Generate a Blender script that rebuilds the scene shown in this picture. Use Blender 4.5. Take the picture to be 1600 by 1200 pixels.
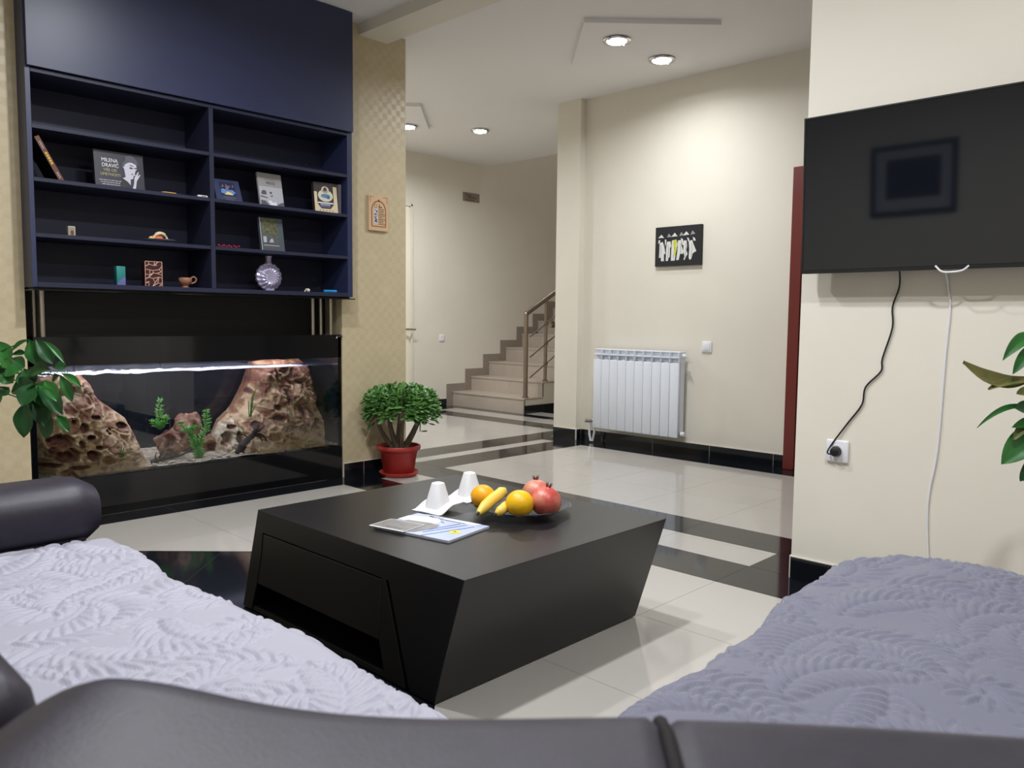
import bpy, bmesh, math, random
import numpy as np
from mathutils import Vector, Matrix, noise

for o in list(bpy.data.objects):
    bpy.data.objects.remove(o)
S = bpy.context.scene
C = S.collection
R = math.radians

# ------------------------------------------------------------------ camera
FPX = 1250.98
cam_d = bpy.data.cameras.new('camera')
cam_d.sensor_width = 36.0
cam_d.lens = FPX / 1600 * 36.0
cam_d.clip_start = 0.02
cam = bpy.data.objects.new('camera', cam_d)
C.objects.link(cam)
RT = Vector((0.69508, -0.71887, 0.00980)); UP = Vector((0.05077, 0.06268, 0.99674)); FW = Vector((0.71714, 0.69231, -0.08007))
m = Matrix((RT, UP, -FW)).transposed().to_4x4()
m.translation = Vector((0, 0, 1.0))
cam.matrix_world = m
cam_d.dof.use_dof = True
cam_d.dof.focus_distance = 2.9
cam_d.dof.aperture_fstop = 11.0
S.camera = cam

# ------------------------------------------------------------------ world, exposure
w = bpy.data.worlds.new('world')
S.world = w
w.use_nodes = True
w.node_tree.nodes['Background'].inputs[0].default_value = (0.9, 0.95, 1.0, 1)
w.node_tree.nodes['Background'].inputs[1].default_value = 0.02
S.view_settings.view_transform = 'Standard'
S.view_settings.look = 'None'
S.view_settings.gamma = 1.0
S.view_settings.use_curve_mapping = False
S.view_settings.exposure = 0.32
LAMP_W = 15.0            # watts of one ceiling spot lamp
LAMP_COL = (0.935, 0.962, 1.0)

# ------------------------------------------------------------------ helpers
def lin(c):
    return tuple(((v / 255) / 12.92 if v / 255 <= 0.04045 else ((v / 255 + 0.055) / 1.055) ** 2.4) for v in c)

MATS = {}
def mat(name, col, rough=0.5, metal=0.0, spec=0.5, **kw):
    """plain principled material, col in 0-255 sRGB; bump=(scale, strength, distance), mottle=(scale, amount)"""
    if name in MATS: return MATS[name]
    M = bpy.data.materials.new(name); M.use_nodes = True
    nt = M.node_tree; b = nt.nodes['Principled BSDF']
    c = lin(col)
    b.inputs['Base Color'].default_value = (*c, 1)
    b.inputs['Roughness'].default_value = rough
    b.inputs['Metallic'].default_value = metal
    b.inputs['Specular IOR Level'].default_value = spec
    for k in ('Emission Strength', 'Coat Weight', 'Coat Roughness', 'Sheen Weight', 'Sheen Roughness', 'Transmission Weight', 'IOR', 'Subsurface Weight', 'Alpha'):
        if k in kw: b.inputs[k].default_value = kw[k]
    if 'emit' in kw: b.inputs['Emission Color'].default_value = (*lin(kw['emit']), 1)
    if 'sheen' in kw: b.inputs['Sheen Tint'].default_value = (*lin(kw['sheen']), 1)
    tc = nt.nodes.new('ShaderNodeTexCoord')
    if 'mottle' in kw:
        sc, am = kw['mottle']
        n = nt.nodes.new('ShaderNodeTexNoise'); n.inputs['Scale'].default_value = sc; n.inputs['Detail'].default_value = 5
        nt.links.new(tc.outputs['Object'], n.inputs['Vector'])
        mx = nt.nodes.new('ShaderNodeMix'); mx.data_type = 'RGBA'
        c2 = lin(kw['col2']) if 'col2' in kw else tuple(v * (1 - am) for v in c)
        mr = nt.nodes.new('ShaderNodeMapRange'); mr.inputs[1].default_value = 0.35; mr.inputs[2].default_value = 0.65
        nt.links.new(n.outputs['Fac'], mr.inputs[0])
        nt.links.new(mr.outputs[0], mx.inputs[0])
        mx.inputs[6].default_value = (*c, 1); mx.inputs[7].default_value = (*c2, 1)
        nt.links.new(mx.outputs[2], b.inputs['Base Color'])
    if 'bump' in kw:
        sc, st, ds = kw['bump']
        n = nt.nodes.new('ShaderNodeTexNoise'); n.inputs['Scale'].default_value = sc; n.inputs['Detail'].default_value = 4
        if 'stretch' in kw:
            mp = nt.nodes.new('ShaderNodeMapping'); mp.inputs['Scale'].default_value = kw['stretch']
            nt.links.new(tc.outputs['Object'], mp.inputs['Vector']); nt.links.new(mp.outputs[0], n.inputs['Vector'])
        else:
            nt.links.new(tc.outputs['Object'], n.inputs['Vector'])
        bu = nt.nodes.new('ShaderNodeBump'); bu.inputs['Strength'].default_value = st; bu.inputs['Distance'].default_value = ds
        nt.links.new(n.outputs['Fac'], bu.inputs['Height']); nt.links.new(bu.outputs[0], b.inputs['Normal'])
    MATS[name] = M
    return M

def glass_mat(name, tint, refl=1.0, rough=0.0, ior=1.45, bump=None):
    """thin pane: clear with a fresnel reflection"""
    M = bpy.data.materials.new(name); M.use_nodes = True
    nt = M.node_tree; nt.nodes.clear()
    out = nt.nodes.new('ShaderNodeOutputMaterial'); mx = nt.nodes.new('ShaderNodeMixShader')
    tr = nt.nodes.new('ShaderNodeBsdfTransparent'); gl = nt.nodes.new('ShaderNodeBsdfGlossy'); fr = nt.nodes.new('ShaderNodeFresnel')
    fr.inputs['IOR'].default_value = ior
    tr.inputs[0].default_value = (*tint, 1); gl.inputs['Roughness'].default_value = rough; gl.inputs[0].default_value = (refl, refl, refl, 1)
    if bump:
        tc = nt.nodes.new('ShaderNodeTexCoord'); n = nt.nodes.new('ShaderNodeTexNoise'); n.inputs['Scale'].default_value = bump[0]; n.inputs['Detail'].default_value = 3
        nt.links.new(tc.outputs['Object'], n.inputs['Vector'])
        bu = nt.nodes.new('ShaderNodeBump'); bu.inputs['Strength'].default_value = bump[1]; bu.inputs['Distance'].default_value = bump[2]
        nt.links.new(n.outputs['Fac'], bu.inputs['Height']); nt.links.new(bu.outputs[0], gl.inputs['Normal']); nt.links.new(bu.outputs[0], fr.inputs['Normal'])
    nt.links.new(fr.outputs[0], mx.inputs[0]); nt.links.new(tr.outputs[0], mx.inputs[1]); nt.links.new(gl.outputs[0], mx.inputs[2])
    nt.links.new(mx.outputs[0], out.inputs[0])
    MATS[name] = M
    return M

def worldloc(o):
    v = Vector((0, 0, 0))
    while o is not None:
        v += o.location; o = o.parent
    return v

class MB:
    def __init__(self): self.v = []; self.f = []
    def add(self, vs, fs):
        n = len(self.v); self.v += [tuple(p) for p in vs]; self.f += [tuple(i + n for i in f) for f in fs]; return self
    def box(self, x0, x1, y0, y1, z0, z1):
        return self.add([(x0, y0, z0), (x1, y0, z0), (x1, y1, z0), (x0, y1, z0), (x0, y0, z1), (x1, y0, z1), (x1, y1, z1), (x0, y1, z1)],
                        [(0, 3, 2, 1), (4, 5, 6, 7), (0, 1, 5, 4), (1, 2, 6, 5), (2, 3, 7, 6), (3, 0, 4, 7)])
    def rbox(self, x0, x1, y0, y1, z0, z1, r=0.01, seg=2, mtx=None):
        bm = bmesh.new(); bmesh.ops.create_cube(bm, size=1.0)
        for v in bm.verts:
            v.co = Vector(((x0 + x1) / 2 + v.co.x * (x1 - x0), (y0 + y1) / 2 + v.co.y * (y1 - y0), (z0 + z1) / 2 + v.co.z * (z1 - z0)))
        bmesh.ops.bevel(bm, geom=bm.edges[:], offset=r, segments=seg, profile=0.5, affect='EDGES', clamp_overlap=True)
        if mtx is not None: bm.transform(mtx)
        bm.verts.index_update()
        self.add([v.co[:] for v in bm.verts], [[v.index for v in f.verts] for f in bm.faces]); bm.free(); return self
    def prism(self, poly, vec):
        """poly: list of 3d points, extruded by vec"""
        n = len(poly); vec = Vector(vec)
        vs = [Vector(p) for p in poly] + [Vector(p) + vec for p in poly]
        fs = [tuple(range(n))[::-1], tuple(range(n, 2 * n))] + [(i, (i + 1) % n, n + (i + 1) % n, n + i) for i in range(n)]
        return self.add(vs, fs)
    def tube(self, pts, rad, n=8, cap=True):
        pts = [Vector(p) for p in pts]; k = len(pts)
        if not hasattr(rad, '__len__'): rad = [rad] * k
        vs = []; fs = []; ref = None
        for i in range(k):
            t = (pts[min(i + 1, k - 1)] - pts[max(i - 1, 0)]).normalized()
            if ref is None:
                a = Vector((0, 0, 1)) if abs(t.z) < 0.9 else Vector((1, 0, 0)); ref = t.cross(a).normalized()
            ref = (ref - t * ref.dot(t)).normalized(); bi = t.cross(ref)
            for j in range(n):
                a = 2 * math.pi * j / n
                vs.append(pts[i] + (ref * math.cos(a) + bi * math.sin(a)) * rad[i])
        for i in range(k - 1):
            for j in range(n):
                fs.append((i * n + j, i * n + (j + 1) % n, (i + 1) * n + (j + 1) % n, (i + 1) * n + j))
        if cap: fs += [tuple(range(n))[::-1], tuple(range((k - 1) * n, k * n))]
        return self.add(vs, fs)
    def lathe(self, prof, c=(0, 0, 0), n=32, sx=1, sy=1, mtx=None):
        """prof: (r, z) list"""
        k = len(prof); vs = []; fs = []
        for r, z in prof:
            for j in range(n):
                a = 2 * math.pi * j / n; vs.append(Vector((r * math.cos(a) * sx, r * math.sin(a) * sy, z)))
        for i in range(k - 1):
            for j in range(n):
                fs.append((i * n + j, i * n + (j + 1) % n, (i + 1) * n + (j + 1) % n, (i + 1) * n + j))
        fs += [tuple(range(n))[::-1], tuple(range((k - 1) * n, k * n))]
        if mtx is not None: vs = [mtx @ v for v in vs]
        return self.add([v + Vector(c) for v in vs], fs)
    def ball(self, c, r, nu=16, nv=10, sc=(1, 1, 1)):
        prof = [(max(1e-4, math.sin(math.pi * i / nv)) * r, -math.cos(math.pi * i / nv) * r) for i in range(nv + 1)]
        return self.lathe(prof, c, nu, mtx=Matrix.Diagonal((*sc, 1)))
    def grid(self, P):
        """P[i][j] 3d points"""
        a = len(P); b = len(P[0]); vs = [p for row in P for p in row]
        return self.add(vs, [(i * b + j, i * b + j + 1, (i + 1) * b + j + 1, (i + 1) * b + j) for i in range(a - 1) for j in range(b - 1)])
    def build(self, name, material, parent=None, smooth=None, recalc=True, kind=None, label=None):
        me = bpy.data.meshes.new(name)
        off = worldloc(parent)
        vs = np.array(self.v, dtype=float).reshape(-1, 3) - np.array(off)
        org = None
        if parent is None:
            lo = vs.min(0); hi = vs.max(0); org = np.array([(lo[0] + hi[0]) / 2, (lo[1] + hi[1]) / 2, lo[2]]); vs = vs - org
        me.from_pydata([tuple(p) for p in vs], [], self.f)
        if recalc:
            bm = bmesh.new(); bm.from_mesh(me); bmesh.ops.recalc_face_normals(bm, faces=bm.faces[:]); bm.to_mesh(me); bm.free()
        if smooth is not None:
            me.polygons.foreach_set('use_smooth', [True] * len(me.polygons))
            if smooth < 179: me.set_sharp_from_angle(angle=R(smooth))
        if isinstance(material, str): material = MATS[material]
        me.materials.append(material)
        o = bpy.data.objects.new(name, me); C.objects.link(o)
        if parent is not None: o.parent = parent
        else: o.location = Vector(org)
        if kind: o['kind'] = kind
        if label: o['label'] = label
        return o

def thing(name, label, cat, loc, group=None):
    o = bpy.data.objects.new(name, None); C.objects.link(o)
    o.empty_display_size = 0.05
    o.location = loc; o['label'] = label; o['category'] = cat
    if group: o['group'] = group
    return o
def tag(o, label, cat, group=None):
    o['label'] = label; o['category'] = cat
    if group: o['group'] = group
    return o
def struct(o):
    o['kind'] = 'structure'; return o

def spline(pts, n=8):
    """catmull-rom through pts"""
    P = [Vector(p) for p in pts]; P = [P[0] * 2 - P[1]] + P + [P[-1] * 2 - P[-2]]; out = []
    for i in range(1, len(P) - 2):
        a, b, c, d = P[i - 1:i + 3]
        for k in range(n):
            t = k / n
            out.append(0.5 * ((2 * b) + (c - a) * t + (2 * a - 5 * b + 4 * c - d) * t * t + (3 * b - a - 3 * c + d) * t ** 3))
    out.append(P[-2]); return out

def clip_half(poly, a, b, c):
    """keep a*x+b*y<=c"""
    out = []
    for i in range(len(poly)):
        p, q = poly[i], poly[(i + 1) % len(poly)]
        dp = a * p[0] + b * p[1] - c; dq = a * q[0] + b * q[1] - c
        if dp <= 1e-9: out.append(p)
        if (dp < -1e-9 and dq > 1e-9) or (dp > 1e-9 and dq < -1e-9):
            t = dp / (dp - dq); out.append((p[0] + (q[0] - p[0]) * t, p[1] + (q[1] - p[1]) * t))
    return out
def area(p): return 0.5 * abs(sum(p[i][0] * p[(i + 1) % len(p)][1] - p[(i + 1) % len(p)][0] * p[i][1] for i in range(len(p)))) if len(p) > 2 else 0

class Frame:
    """a flat face to print on: origin (lower left), unit axes U, V and outward normal"""
    def __init__(self, o, u, v): self.o = Vector(o); self.u = Vector(u).normalized(); self.v = Vector(v).normalized(); self.n = self.u.cross(self.v)
    def p(self, a, b, h=0.0): return self.o + self.u * a + self.v * b + self.n * h
def decal(fr, polys, name, material, parent, h=0.0006, label=None):
    mb = MB()
    for poly in polys: mb.prism([fr.p(a, b, h * 0.3) for a, b in poly], fr.n * h)
    return mb.build(name, material, parent, label=label)
def ellipse(cx, cy, rx, ry, n=20, rot=0):
    return [(cx + rx * math.cos(t) * math.cos(rot) - ry * math.sin(t) * math.sin(rot), cy + rx * math.cos(t) * math.sin(rot) + ry * math.sin(t) * math.cos(rot)) for t in [2 * math.pi * i / n for i in range(n)]]
def rect(a, b, c, d): return [(a, b), (c, b), (c, d), (a, d)]
def stroke(pts, wd):
    """flat ribbon polygons along a 2d polyline"""
    out = []
    for i in range(len(pts) - 1):
        (a, b), (c, d) = pts[i], pts[i + 1]; l = math.hypot(c - a, d - b) or 1e-6; nx, ny = -(d - b) / l * wd / 2, (c - a) / l * wd / 2
        out.append([(a + nx, b + ny), (a - nx, b - ny), (c - nx, d - ny), (c + nx, d + ny)])
    return out
def text(fr, body, a, b, size, material, parent, name='lettering', align='CENTER', h=0.0008, sx=1.0):
    cu = bpy.data.curves.new('t', 'FONT'); cu.body = body; cu.size = size; cu.align_x = align; cu.extrude = h / 2
    ob = bpy.data.objects.new('t', cu); C.objects.link(ob)
    dg = bpy.context.evaluated_depsgraph_get()
    me = ob.evaluated_get(dg).to_mesh()
    mb = MB(); mb.add([fr.p(a + v.co.x * sx, b + v.co.y, h / 2 + v.co.z) for v in me.vertices], [tuple(p.vertices) for p in me.polygons])
    bpy.data.objects.remove(ob); bpy.data.curves.remove(cu)
    return mb.build(name, material, parent)

# ------------------------------------------------------------------ materials
CREAM = mat('cream_wall_paint', (230, 224, 210), 0.62, bump=(55, 0.06, 0.003), mottle=(3.0, 0.03))
CEIL = mat('white_ceiling_paint', (236, 234, 233), 0.8)
TILE_B = mat('polished_beige_tile', (184, 179, 172), 0.09, mottle=(2.2, 0.05))
TILE_K = mat('polished_black_tile', (20, 22, 27), 0.08)
GROUT = mat('grout', (190, 184, 175), 0.8)
STEP = mat('taupe_stair_tile', (184, 172, 159), 0.32, mottle=(6, 0.08))
STEPD = mat('dark_taupe_skirting_tile', (150, 138, 126), 0.35, mottle=(6, 0.08))
NAVY = mat('dark_navy_lacquer', (44, 50, 82), 0.40, spec=0.55)
NAVYIN = mat('dark_navy_board', (36, 39, 61), 0.5, spec=0.4)
WENGE = mat('dark_wenge_veneer', (19, 18, 20), 0.36, bump=(60, 0.12, 0.001), stretch=(4, 0.25, 4))
LEATHER = mat('brown_leather', (48, 44, 55), 0.46, spec=0.3, bump=(420, 0.22, 0.001), mottle=(60, 0.18))
PIPING = mat('dark_leather_piping', (22, 18, 19), 0.7, spec=0.2)
WHITE = mat('white_plastic', (232, 232, 236), 0.3)
CERAMIC = mat('white_ceramic', (240, 240, 242), 0.18)
RADW = mat('white_radiator_enamel', (226, 231, 240), 0.3)
CHROME = mat('chrome', (215, 215, 215), 0.12, 1.0)
STEEL = mat('brushed_steel', (190, 184, 172), 0.28, 1.0)
BRASSY = mat('dark_steel_rail', (150, 136, 124), 0.3, 1.0)
BLACKGLASS = mat('black_glass', (9, 10, 14), 0.05)
BLACK = mat('matte_black', (14, 14, 17), 0.5)
REDWOOD = mat('red_brown_door_wood', (112, 44, 38), 0.4, bump=(30, 0.1, 0.001), stretch=(6, 6, 0.4))
TERRA = mat('terracotta_red_plastic', (176, 52, 46), 0.42)
SOIL = mat('potting_soil', (52, 38, 30), 0.95, bump=(90, 1.0, 0.01))
BARK = mat('grey_brown_bark', (112, 98, 82), 0.85, bump=(60, 0.8, 0.004))
JADE = mat('jade_leaf', (110, 154, 78), 0.34, mottle=(40, 0.0), col2=(46, 96, 44))
LEAFG = mat('glossy_green_leaf', (44, 108, 42), 0.32, mottle=(9, 0.0), col2=(28, 82, 34))
LEAFD = mat('dark_green_leaf', (30, 84, 38), 0.35, mottle=(9, 0.0), col2=(20, 62, 30))
LEAFB = mat('browning_leaf', (120, 108, 62), 0.5, mottle=(16, 0.0), col2=(84, 92, 42))
STEMG = mat('green_stem', (72, 96, 48), 0.5)

# wallpaper: gold weave of small alternating squares
def wallpaper():
    M = bpy.data.materials.new('gold_weave_wallpaper'); M.use_nodes = True; nt = M.node_tree; b = nt.nodes['Principled BSDF']
    tc = nt.nodes.new('ShaderNodeTexCoord'); geo = nt.nodes.new('ShaderNodeNewGeometry')
    ck = nt.nodes.new('ShaderNodeTexChecker'); ck.inputs['Scale'].default_value = 1 / 0.036
    mp = nt.nodes.new('ShaderNodeMapping'); mp.inputs['Location'].default_value = (0.005, 0.0137, 0.004)
    nt.links.new(geo.outputs['Position'], mp.inputs['Vector'])
    sep = nt.nodes.new('ShaderNodeSeparateXYZ'); cmb = nt.nodes.new('ShaderNodeCombineXYZ')
    nt.links.new(mp.outputs[0], sep.inputs[0]); nt.links.new(sep.outputs[0], cmb.inputs[0]); nt.links.new(sep.outputs[2], cmb.inputs[1]); cmb.inputs[2].default_value = 0.01
    nt.links.new(cmb.outputs[0], ck.inputs['Vector'])
    n = nt.nodes.new('ShaderNodeTexNoise'); n.inputs['Scale'].default_value = 14; n.inputs['Detail'].default_value = 4
    nt.links.new(cmb.outputs[0], n.inputs['Vector'])
    c1 = nt.nodes.new('ShaderNodeMix'); c1.data_type = 'RGBA'
    c1.inputs[6].default_value = (*lin((200, 185, 152)), 1); c1.inputs[7].default_value = (*lin((196, 180, 146)), 1)
    nt.links.new(ck.outputs['Fac'], c1.inputs[0])
    c2 = nt.nodes.new('ShaderNodeMix'); c2.data_type = 'RGBA'; c2.inputs[7].default_value = (*lin((212, 198, 166)), 1)
    mr = nt.nodes.new('ShaderNodeMapRange'); mr.inputs[1].default_value = 0.5; mr.inputs[2].default_value = 0.8; mr.inputs[4].default_value = 0.6
    nt.links.new(n.outputs['Fac'], mr.inputs[0]); nt.links.new(mr.outputs[0], c2.inputs[0]); nt.links.new(c1.outputs[2], c2.inputs[6])
    nt.links.new(c2.outputs[2], b.inputs['Base Color'])
    rr = nt.nodes.new('ShaderNodeMapRange'); rr.inputs[3].default_value = 0.38; rr.inputs[4].default_value = 0.5
    nt.links.new(ck.outputs['Fac'], rr.inputs[0]); nt.links.new(rr.outputs[0], b.inputs['Roughness'])
    bu = nt.nodes.new('ShaderNodeBump'); bu.inputs['Strength'].default_value = 0.12; bu.inputs['Distance'].default_value = 0.002
    nt.links.new(ck.outputs['Fac'], bu.inputs['Height']); nt.links.new(bu.outputs[0], b.inputs['Normal'])
    MATS['paper'] = M; return M
PAPER = wallpaper()

# ------------------------------------------------------------------ the room
CZ = 2.80
def wallbox(name, a, material):
    return struct(MB().box(*a).build(name, material))

wallbox('wall_left', (-0.97, 1.113, 4.22, 4.74, 0, CZ), PAPER)
wallbox('wall_column', (2.847, 3.348, 4.22, 4.74, 0, CZ), PAPER)
wallbox('wall_niche', (1.113, 2.847, 4.715, 4.74, 0, CZ), BLACK)
wallbox('wall_back', (2.9, 9.2, 6.93, 7.1, 0, 5.0), CREAM)
wallbox('wall_hall', (2.9, 3.0, 4.74, 6.93, 0, CZ), CREAM)
struct(MB().box(5.245, 5.45, -1.1, 4.25, 0, CZ).build('wall_radiator', CREAM))
struct(MB().box(5.18, 5.45, 4.25, 4.497, 0, CZ).build('wall_pillar', CREAM))
wallbox('wall_tv', (2.98, 3.2, -1.1, 1.345, 0, CZ), CREAM)
wallbox('wall_rear', (-1.05, -0.95, -1.1, 4.74, 0, CZ), CREAM)
wallbox('wall_near', (-0.95, 2.98, -1.2, -1.1, 0, CZ), CREAM)
wallbox('wall_passage', (3.2, 5.245, -1.2, -1.1, 0, CZ), CREAM)
wallbox('wall_stairwell', (9.2, 9.35, 4.4, 7.1, 0, 5.0), CREAM)
wallbox('wall_stairs', (5.45, 9.2, 4.4, 4.497, 0, 5.0), CREAM)
struct(MB().box(-1.05, 6.71, -1.2, 7.1, CZ, CZ + 0.12).build('ceiling', CEIL))
struct(MB().box(6.59, 6.71, 4.4, 7.1, CZ + 0.12, 5.0).build('wall_upper', CREAM))
struct(MB().box(6.59, 9.35, 4.4, 7.1, 5.0, 5.1).build('ceiling_stairwell', CEIL))
struct(MB().box(2.98, 3.2, 1.345, 4.22, 2.735, CZ).build('trim_beam', CREAM))

# doorway at the far end of the hall (only its right jamb and a slip of the door show)
d1 = struct(thing('door_1', 'cream door in the hall wall behind the wallpapered column', 'door', (5.15, 6.93, 0)))
del d1['category'], d1['label']
mb = MB()
mb.box(5.555, 5.575, 6.905, 6.935, 0, 2.235); mb.box(4.7, 5.575, 6.905, 6.935, 2.215, 2.235); mb.box(4.7, 4.72, 6.905, 6.935, 0, 2.215)
mb.build('door_frame', CREAM, d1)
MB().box(4.72, 5.53, 6.918, 6.93, 0, 2.215).build('door_leaf', mat('cream_door_paint', (238, 232, 208), 0.5), d1)
mb = MB(); mb.tube([(5.44, 6.918, 0.885), (5.44, 6.87, 0.885), (5.5, 6.868, 0.885), (5.585, 6.868, 0.882)], 0.011, 8); mb.rbox(5.42, 5.46, 6.908, 6.92, 0.83, 0.94, 0.004)
mb.build('door_handle', STEEL, d1)

# brown door beside the TV wall
d2 = struct(thing('door_2', '', '', (5.235, 1.95, 0))); del d2['category'], d2['label']
mb = MB(); mb.rbox(5.19, 5.245, 2.352, 2.43, 0.0, 2.03, 0.004); mb.rbox(5.19, 5.245, 1.45, 1.528, 0.0, 2.03, 0.004); mb.rbox(5.19, 5.245, 1.528, 2.352, 1.955, 2.03, 0.004)
mb.build('door_frame', REDWOOD, d2)
MB().rbox(5.215, 5.244, 1.529, 2.351, 0.004, 1.954, 0.003).build('door_leaf', REDWOOD, d2)
MB().tube([(5.215, 1.6, 1.02), (5.17, 1.6, 1.02), (5.165, 1.72, 1.02)], 0.009, 8).build('door_handle', STEEL, d2)

# ------------------------------------------------------------------ floor tiles
floor = struct(MB().box(-1.05, 9.2, -1.2, 7.0, -0.08, -0.0012).build('floor', GROUT))
G = 0.0009
def tile(poly, material):
    if area(poly) < 0.002: return
    cx = sum(p[0] for p in poly) / len(poly); cy = sum(p[1] for p in poly) / len(poly)
    q = []
    for x, y in poly:   # shrink by the joint
        q.append((x - math.copysign(min(G, abs(x - cx)), x - cx), y - math.copysign(min(G, abs(y - cy)), y - cy), -0.0012))
    MB().prism(q, (0, 0, 0.0012)).build('tile', material, floor)
def cuts(a, b, g0, step=0.5):
    k = math.ceil((a - g0) / step + 1e-6); out = [a]; x = g0 + k * step
    while x < b - 0.02:
        if x - out[-1] > 0.02: out.append(x)
        x += step
    return out + [b]
DC = (1.2, 2.5); DR = 1.08    # black diamond inlay under the table, 3 x 3 tiles set on the diagonal
def field(x0, x1, y0, y1, material, gx=2.22, gy=4.03, hole=False):
    xs = cuts(x0, x1, gx); ys = cuts(y0, y1, gy)
    for i in range(len(xs) - 1):
        for j in range(len(ys) - 1):
            p = [(xs[i], ys[j]), (xs[i + 1], ys[j]), (xs[i + 1], ys[j + 1]), (xs[i], ys[j + 1])]
            if not hole: tile(p, material); continue
            rest = p
            for a, b in ((1, 1), (1, -1), (-1, 1), (-1, -1)):
                c = a * DC[0] + b * DC[1] + DR
                out = clip_half(rest, -a, -b, -c)
                if len(out) > 2: tile(out, material)
                rest = clip_half(rest, a, b, c)
                if len(rest) < 3: break
field(-0.95, 2.725, -1.1, 4.03, TILE_B, hole=True)
u = DR * math.sqrt(2) / 3
for i in range(3):
    for j in range(3):
        e1 = (math.sqrt(.5), math.sqrt(.5)); e2 = (-math.sqrt(.5), math.sqrt(.5)); p = []
        for a, b in ((i, j), (i + 1, j), (i + 1, j + 1), (i, j + 1)):
            p.append((DC[0] + e1[0] * (a - 1.5) * u + e2[0] * (b - 1.5) * u, DC[1] + e1[1] * (a - 1.5) * u + e2[1] * (b - 1.5) * u))
        tile(p, TILE_K)
field(-0.95, 2.725, 4.03, 4.215, TILE_K)
field(2.725, 3.0, -1.1, 4.03, TILE_K, gy=4.03); field(2.725, 3.0, 4.03, 4.22, TILE_K)
field(3.0, 3.25, 1.53, 4.03, TILE_B); field(3.0, 3.25, 4.03, 4.22, TILE_K); field(3.0, 3.25, 1.345, 1.53, TILE_K)
field(3.25, 3.525, 1.345, 4.03, TILE_K); field(3.25, 3.525, 4.03, 4.22, TILE_K)
field(3.2, 3.525, -1.1, 1.345, TILE_B)
field(3.525, 4.98, -1.1, 4.03, TILE_B, gx=3.525)
field(4.98, 5.245, -1.1, 4.03, TILE_K)
field(3.348, 3.525, 4.22, 4.74, TILE_K)
field(3.525, 5.18, 4.03, 4.315, TILE_K, gx=3.525); field(3.525, 4.98, 4.315, 4.445, TILE_B, gx=3.525); field(4.98, 5.18, 4.315, 4.445, TILE_K)
field(5.18, 5.245, 4.03, 4.25, TILE_K)
field(3.525, 5.18, 4.445, 4.73, TILE_K, gx=3.525); field(5.18, 5.5, 4.497, 4.73, TILE_K)
field(3.0, 5.5, 4.73, 6.70, TILE_B, gx=3.525, gy=4.73); field(3.0, 5.5, 6.70, 6.93, TILE_K, gx=3.525)
field(5.5, 5.765, 4.497, 6.70, TILE_K, gy=4.73); field(5.765, 6.035, 4.497, 6.70, TILE_B, gy=4.73); field(6.035, 6.20, 4.497, 6.70, TILE_K, gy=4.73)
field(5.5, 6.20, 6.70, 6.93, TILE_K, gx=5.5)
field(6.20, 6.45, 4.497, 5.79, TILE_B, gy=4.79); field(6.45, 9.2, 4.497, 5.79, TILE_K, gx=6.45, gy=4.79)

# black tile baseboards, one object per tile
def baseboard(name, runs, z1=0.086):
    """runs: ('x', y, x0, x1, side, first joint) or ('y', x, y0, y1, side, first joint)"""
    e = bpy.data.objects.new(name, None); C.objects.link(e); e.location = (runs[0][2], runs[0][1], 0) if runs[0][0] == 'x' else (runs[0][1], runs[0][2], 0); e['kind'] = 'structure'
    g = MB(); t = 0.009
    for ax, c, a, b, sd, g0 in runs:
        cs = cuts(a, b, g0)
        for i in range(len(cs) - 1):
            p, q = cs[i] + 0.0015, cs[i + 1] - 0.0015
            if ax == 'x': MB().box(p, q, min(c, c + sd * t), max(c, c + sd * t), 0.0, z1).build('tile', TILE_K, e)
            else: MB().box(min(c, c + sd * t), max(c, c + sd * t), p, q, 0.0, z1).build('tile', TILE_K, e)
        if ax == 'x': g.box(a, b, min(c, c + sd * t * .8), max(c, c + sd * t * .8), 0, z1 + 0.003)
        else: g.box(min(c, c + sd * t * .8), max(c, c + sd * t * .8), a, b, 0, z1 + 0.003)
    g.build('grout_bed', mat('pale_grout', (214, 210, 198), 0.8), e)
baseboard('baseboard_radiator', [('y', 5.245, 2.43, 4.241, -1, 3.52), ('x', 4.25, 5.18, 5.236, -1, 9)])
baseboard('baseboard_pillar', [('y', 5.18, 4.25, 4.497, -1, 9)])
baseboard('baseboard_tv', [('y', 2.98, -1.1, 1.345, -1, 1.345)])
baseboard('baseboard_tv_end', [('x', 1.345, 2.98, 3.2, 1, 9)])
baseboard('baseboard_column', [('x', 4.22, 2.85, 3.348, -1, 9)])
baseboard('baseboard_left', [('x', 4.22, -0.95, 1.11, -1, 0.72)])
baseboard('baseboard_back', [('x', 6.93, 5.578, 6.085, -1, 5.93)])
baseboard('baseboard_rear', [('y', -0.95, -1.1, 4.2, 1, 0.0)])

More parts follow.
